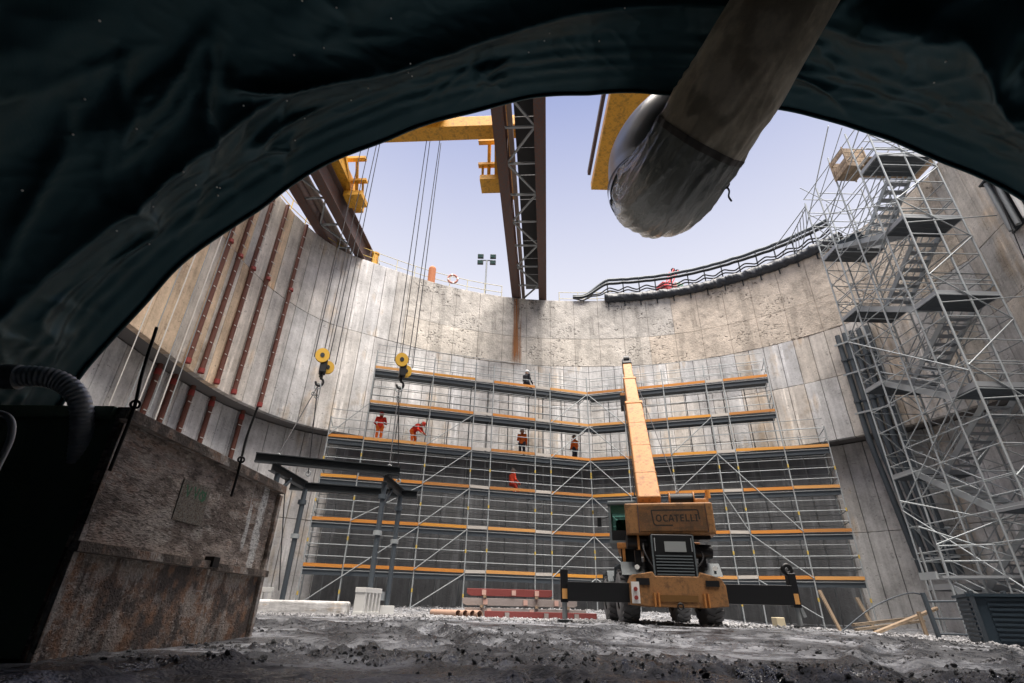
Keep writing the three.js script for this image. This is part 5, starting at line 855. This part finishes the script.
{
  const g = thing('drilling_rig', 'small red lattice drilling rig standing beyond the right rim', 'drilling rig', [11.6, YR - 0.05, -31.6], 0.4), red = std([0.5, 0.04, 0.05], { roughness: 0.6 });
  box('tracks', 0, 0.25, 0, 1.9, 0.5, 1.4, M.rubber, g, 0, 0.1); box('body', 0, 0.85, 0, 1.6, 0.7, 1.2, red, g, 0, 0.05); box('cab', 0.45, 1.35, 0.2, 0.7, 0.7, 0.8, std([0.6, 0.5, 0.45]), g, 0, 0.04); box('window', 0.45, 1.42, 0.605, 0.55, 0.4, 0.02, M.glass, g);
  for (const x of [-0.15, 0.3]) for (const z of [-0.2, 0.25]) bar('mast_leg', V(-0.5 + x * 0.4, 1.0, z), V(0.5 + x, 3.1, z), 0.05, red, g); for (let k = 0; k < 5; k++) bar('mast_lacing', V(-0.5 + 0.2 * k, 1.1 + 0.4 * k, k % 2 ? 0.25 : -0.2), V(-0.3 + 0.2 * k, 1.5 + 0.4 * k, k % 2 ? -0.2 : 0.25), 0.035, red, g);
  for (const x of [0.45, 0.85]) box('lamp', x, 3.15, 0.1, 0.22, 0.2, 0.2, M.darkSteel, g); box('tank', -0.75, 1.35, 0, 0.4, 0.4, 0.8, red, g, 0, 0.05);
}
// ---------------------------------------------------------------- workers
function bodyGeo(J, cols) {
  // J: joint positions; tapered capsules joined by a smooth minimum
  const bones = [['hip', 'chest', 0.16, 0.18, 1], ['chest', 'neck', 0.17, 0.075, 1], ['neck', 'head', 0.062, 0.07, 2], ['head', 'crown', 0.098, 0.092, 2], ['chest', 'sl', 0.13, 0.075, 1], ['chest', 'sr', 0.13, 0.075, 1],
    ['sl', 'el', 0.072, 0.055, 1], ['el', 'wl', 0.056, 0.042, 1], ['sr', 'er', 0.072, 0.055, 1], ['er', 'wr', 0.056, 0.042, 1], ['wl', 'hl', 0.036, 0.04, 2], ['wr', 'hr', 0.036, 0.04, 2],
    ['pl', 'kl', 0.10, 0.07, 3], ['kl', 'al', 0.072, 0.055, 3], ['pr', 'kr', 0.10, 0.07, 3], ['kr', 'ar', 0.072, 0.055, 3], ['al', 'tl', 0.058, 0.045, 4], ['ar', 'tr', 0.058, 0.045, 4], ['pl', 'pr', 0.12, 0.12, 3]];
  const res = 84, S = 1.08, mc = new MarchingCubes(res, new THREE.MeshBasicMaterial(), false, false, 60000), cy = 0.98;
  const B = bones.map(([a, b, ra, rb, c]) => ({ a: J[a], b: J[b], d: J[b].clone().sub(J[a]), ra, rb, c })); B.forEach((q) => { q.l2 = q.d.lengthSq(); });
  const dist = (x, y, z, q) => { let t = ((x - q.a.x) * q.d.x + (y - q.a.y) * q.d.y + (z - q.a.z) * q.d.z) / q.l2; t = t < 0 ? 0 : t > 1 ? 1 : t; const ex = x - q.a.x - q.d.x * t, ey = y - q.a.y - q.d.y * t, ez = z - q.a.z - q.d.z * t; return Math.sqrt(ex * ex + ey * ey + ez * ez) - (q.ra + (q.rb - q.ra) * t); };
  const h = res / 2, K = 0.045;
  for (let k = 0; k < res; k++) for (let j = 0; j < res; j++) for (let i = 0; i < res; i++) {
    const x = (i - h) / h * S, y = (j - h) / h * S + cy, z = (k - h) / h * S; let m = 9;
    for (const q of B) { const d = dist(x, y, z, q); if (d > m + K) continue; const w = Math.max(K - Math.abs(m - d), 0) / K; m = Math.min(m, d) - w * w * K * 0.25; }
    mc.field[k * res * res + j * res + i] = -m;
  }
  mc.isolation = 0; mc.update();
  const n = mc.count, P = new Float32Array(n * 3), Nn = new Float32Array(n * 3), C = new Float32Array(n * 3);
  for (let i = 0; i < n; i++) {
    const x = mc.positionArray[i * 3] * S, y = mc.positionArray[i * 3 + 1] * S + cy, z = mc.positionArray[i * 3 + 2] * S; P[i * 3] = x; P[i * 3 + 1] = y; P[i * 3 + 2] = z;
    for (let c = 0; c < 3; c++) Nn[i * 3 + c] = mc.normalArray[i * 3 + c];
    let bd = 9, bc = 1; for (const q of B) { const d = dist(x, y, z, q); if (d < bd) { bd = d; bc = q.c; } } const cc = cols[bc - 1]; C[i * 3] = cc[0]; C[i * 3 + 1] = cc[1]; C[i * 3 + 2] = cc[2];
  }
  const parts = []; const g = new THREE.BufferGeometry(); g.setAttribute('position', new THREE.BufferAttribute(P, 3)); g.setAttribute('normal', new THREE.BufferAttribute(Nn, 3)); g.setAttribute('color', new THREE.BufferAttribute(C, 3)); parts.push(g);
  const paint = (q, c) => { q = q.index ? q.toNonIndexed() : q; q.deleteAttribute('uv'); const a = new Float32Array(q.attributes.position.count * 3); for (let i = 0; i < a.length; i++) a[i] = c[i % 3]; q.setAttribute('color', new THREE.BufferAttribute(a, 3)); parts.push(q); };
  const cap = (a, b, r, c) => { const d = b.clone().sub(a), L = d.length(), q = new THREE.CapsuleGeometry(r, L, 3, 8); q.applyQuaternion(new THREE.Quaternion().setFromUnitVectors(UP, d.normalize())); q.translate((a.x + b.x) / 2, (a.y + b.y) / 2, (a.z + b.z) / 2); paint(q, c); };
  for (const s of ['l', 'r']) { // fingers and thumb
    const hnd = J['h' + s], f = hnd.clone().sub(J['w' + s]).normalize(), sd = f.clone().cross(V(0.3, 0.2, 1)).normalize(), nn = sd.clone().cross(f);
    [0.075, 0.085, 0.08, 0.06].forEach((L, k) => { const a = hnd.clone().addScaledVector(sd, (k - 1.5) * 0.02), m = a.clone().addScaledVector(f, L * 0.55), e = m.clone().addScaledVector(f, L * 0.35).addScaledVector(nn, 0.025); cap(a, m, 0.0095, cols[1]); cap(m, e, 0.0085, cols[1]); });
    const a = hnd.clone().addScaledVector(f, -0.05).addScaledVector(sd, -0.03); cap(a, a.clone().addScaledVector(sd, -0.035).addScaledVector(f, 0.045), 0.0105, cols[1]);
  }
  const hc = J.head.clone().lerp(J.crown, 0.45), fw = J.face, up = J.crown.clone().sub(J.head).normalize(), sx = up.clone().cross(fw).normalize(), at = (x, y, z) => hc.clone().addScaledVector(sx, x).addScaledVector(up, y).addScaledVector(fw, z);
  cap(at(0, 0.01, 0.09), at(0, -0.02, 0.108), 0.013, cols[1]); for (const s of [-1, 1]) { cap(at(s * 0.033, 0.02, 0.086), at(s * 0.04, 0.02, 0.086), 0.009, [0.03, 0.03, 0.03]); cap(at(s * 0.098, 0.015, 0), at(s * 0.1, -0.02, 0), 0.014, cols[1]); } cap(at(-0.018, -0.055, 0.085), at(0.018, -0.055, 0.085), 0.006, [0.25, 0.09, 0.08]);
  return { geo: mergeGeometries(parts), hc, up, fw };
}
const skin = [0.45, 0.26, 0.18], bodyMat = new THREE.MeshStandardMaterial({ vertexColors: true, roughness: 0.85 });
const baseJ = () => ({ hip: V(0, 0.98, 0), chest: V(0, 1.30, 0), neck: V(0, 1.47, 0.01), head: V(0, 1.57, 0.03), crown: V(0, 1.68, 0.03), sl: V(0.19, 1.40, 0), sr: V(-0.19, 1.40, 0), el: V(0.25, 1.13, 0.02), wl: V(0.25, 0.90, 0.10), hl: V(0.25, 0.82, 0.13), er: V(-0.25, 1.13, 0.02), wr: V(-0.25, 0.90, 0.10), hr: V(-0.25, 0.82, 0.13), pl: V(0.10, 0.92, 0), kl: V(0.11, 0.50, 0.03), al: V(0.11, 0.09, -0.01), tl: V(0.12, 0.05, 0.16), pr: V(-0.10, 0.92, 0), kr: V(-0.11, 0.50, 0.03), ar: V(-0.11, 0.09, -0.01), tr: V(-0.12, 0.05, 0.16), face: V(0, 0, 1) });
function worker(label, pos, turn, J, suit, trousers, hat, sc = 1) {
  const g = thing('person', label, 'person', pos, turn, 'workers on the scaffold'); g.scale.setScalar(sc);
  const b = bodyGeo(J, [suit, skin, trousers, [0.03, 0.028, 0.025]]); mesh('body', b.geo, bodyMat, g);
  const hm = std(hat, { roughness: 0.4 }), h = mesh('helmet', new THREE.SphereGeometry(0.128, 22, 10, 0, Math.PI * 2, 0, Math.PI * 0.52), hm, g); h.position.copy(b.hc).addScaledVector(b.up, 0.035); h.quaternion.setFromUnitVectors(UP, b.up);
  const br = mesh('brim', new THREE.CylinderGeometry(0.15, 0.155, 0.016, 22), hm, h); br.position.set(0, 0.0, 0.02);
  for (const s of ['l', 'r']) { const k = J['k' + s], a = J['a' + s], m = bar('reflective_band', k.clone().lerp(a, 0.45), k.clone().lerp(a, 0.6), 0.07, std([0.65, 0.66, 0.6], { roughness: 0.4 }), g, UC16); }
}
{
  const { wl, wr } = globalThis.SW, onL = (s, y, o = 0.55) => { const p = wl.F(s, y + 0.04).addScaledVector(wl.out, o); return [p.x, p.y, p.z]; };
  const red = [0.72, 0.035, 0.015], org = [0.85, 0.16, 0.02], blk = [0.02, 0.022, 0.03];
  const sOf = (x) => (SC.x - x) / (SC.x - SA.x) * SA.distanceTo(SC);
  let J = baseJ(); Object.assign(J, { el: V(0.30, 1.16, 0.10), wl: V(0.22, 1.14, 0.34), hl: V(0.19, 1.15, 0.42), er: V(-0.30, 1.16, 0.10), wr: V(-0.24, 1.22, 0.34), hr: V(-0.21, 1.25, 0.42) });
  worker('worker in red overalls standing upright with forearms forward on the scaffold', onL(sOf(-6.75), 8), -2.9, J, red, org, [0.7, 0.05, 0.03]);
  J = baseJ(); Object.assign(J, { hip: V(0, 0.90, -0.1), chest: V(0, 1.10, 0.2), neck: V(0, 1.17, 0.36), head: V(0, 1.2, 0.46), crown: V(0, 1.24, 0.56), sl: V(0.19, 1.12, 0.28), sr: V(-0.19, 1.12, 0.28), el: V(0.24, 0.86, 0.38), wl: V(0.2, 0.72, 0.56), hl: V(0.18, 0.67, 0.62), er: V(-0.24, 0.86, 0.38), wr: V(-0.2, 0.72, 0.56), hr: V(-0.18, 0.67, 0.62), pl: V(0.1, 0.86, -0.08), pr: V(-0.1, 0.86, -0.08), kl: V(0.11, 0.48, 0.05), kr: V(-0.11, 0.48, -0.02), face: V(0, -0.93, 0.37) });
  worker('worker in red overalls bending forward on the scaffold', onL(sOf(-5.0), 8), 1.2, J, red, org, [0.7, 0.05, 0.03]);
  J = baseJ(); Object.assign(J, { el: V(0.28, 1.2, 0.2), wl: V(0.15, 1.22, 0.42), hl: V(0.12, 1.24, 0.5) });
  worker('worker in orange jacket seen from behind left of the scaffold bend', onL(sOf(0.95), 8, 0.95), 2.9, J, org, [0.06, 0.06, 0.08], [0.75, 0.7, 0.65]);
  worker('worker in orange jacket beside the central scaffold post', onL(0.5, 8, 1.0), -2.4, baseJ(), org, [0.05, 0.05, 0.07], [0.2, 0.2, 0.22]);
  J = baseJ(); const dn = 0.42; for (const k of ['hip', 'chest', 'neck', 'head', 'crown', 'sl', 'sr', 'el', 'er', 'wl', 'wr', 'hl', 'hr', 'pl', 'pr']) J[k].y -= dn; Object.assign(J, { kl: V(0.14, 0.5, 0.38), kr: V(-0.14, 0.14, 0.30), ar: V(-0.12, 0.08, -0.12), tr: V(-0.12, 0.05, 0.05), al: V(0.13, 0.09, 0.28), tl: V(0.13, 0.05, 0.44), wl: V(0.15, 0.62, 0.36), hl: V(0.12, 0.58, 0.43), wr: V(-0.16, 0.56, 0.36), hr: V(-0.13, 0.52, 0.43) });
  worker('worker in dark jacket crouching on the top scaffold deck', onL(sOf(1.05), 12, 0.5), 2.4, J, blk, [0.03, 0.035, 0.05], [0.55, 0.56, 0.6]);
  worker('worker in red jacket kneeling on a middle scaffold deck', onL(sOf(0.35), 6), 2.2, J, [0.75, 0.07, 0.03], [0.5, 0.05, 0.03], [0.7, 0.6, 0.55]);
}
// ---------------------------------------------------------------- loose clods and stones on the mud
{
  const mk = (n, sz, mat, name, label, fn, sd) => {
    seed = sd; const q = new THREE.IcosahedronGeometry(1, 1), p = q.attributes.position; for (let i = 0; i < p.count; i++) { const k = 1 + 0.6 * n3(p.getX(i) * 1.7, p.getY(i) * 1.7, p.getZ(i) * 1.7 + sd); p.setXYZ(i, p.getX(i) * k, p.getY(i) * k * 0.7, p.getZ(i) * k); } q.computeVertexNormals();
    const m = new THREE.InstancedMesh(q, mat, n); m.name = name; m.castShadow = m.receiveShadow = true; const o = new THREE.Object3D(), c = new THREE.Color();
    for (let i = 0; i < n; i++) { const [x, z] = fn(); const s = sz * (0.35 + 1.3 * Math.pow(rnd(), 3)); o.position.set(x, groundH(x, z) + s * 0.15, z); o.rotation.set(rnd() * 6, rnd() * 6, rnd() * 6); o.scale.set(s * rr(0.7, 1.4), s, s * rr(0.7, 1.4)); o.updateMatrix(); m.setMatrixAt(i, o.matrix); const v = rr(0.6, 1.25); m.setColorAt(i, c.setRGB(v, v, v)); }
    scene.add(m); tag(m, label, 'stones', null, 'stuff');
  };
  mk(9000, 0.018, std([0.11, 0.113, 0.12], { roughness: 0.6 }), 'mud_clods', 'dark wet clods of mud scattered over the rutted floor', () => { for (;;) { const r = 3.2 + 15 * Math.pow(rnd(), 0.8), a = rr(-0.95, 0.95), x = r * Math.sin(a), z = -r * Math.cos(a); if (lumps(x, z) > rr(0.05, 1)) return [x, z]; } }, 31);
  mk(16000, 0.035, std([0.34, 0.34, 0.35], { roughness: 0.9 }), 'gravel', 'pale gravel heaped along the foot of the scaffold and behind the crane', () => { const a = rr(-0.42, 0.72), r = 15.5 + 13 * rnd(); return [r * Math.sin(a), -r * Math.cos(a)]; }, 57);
}
renderer.render(scene, camera);
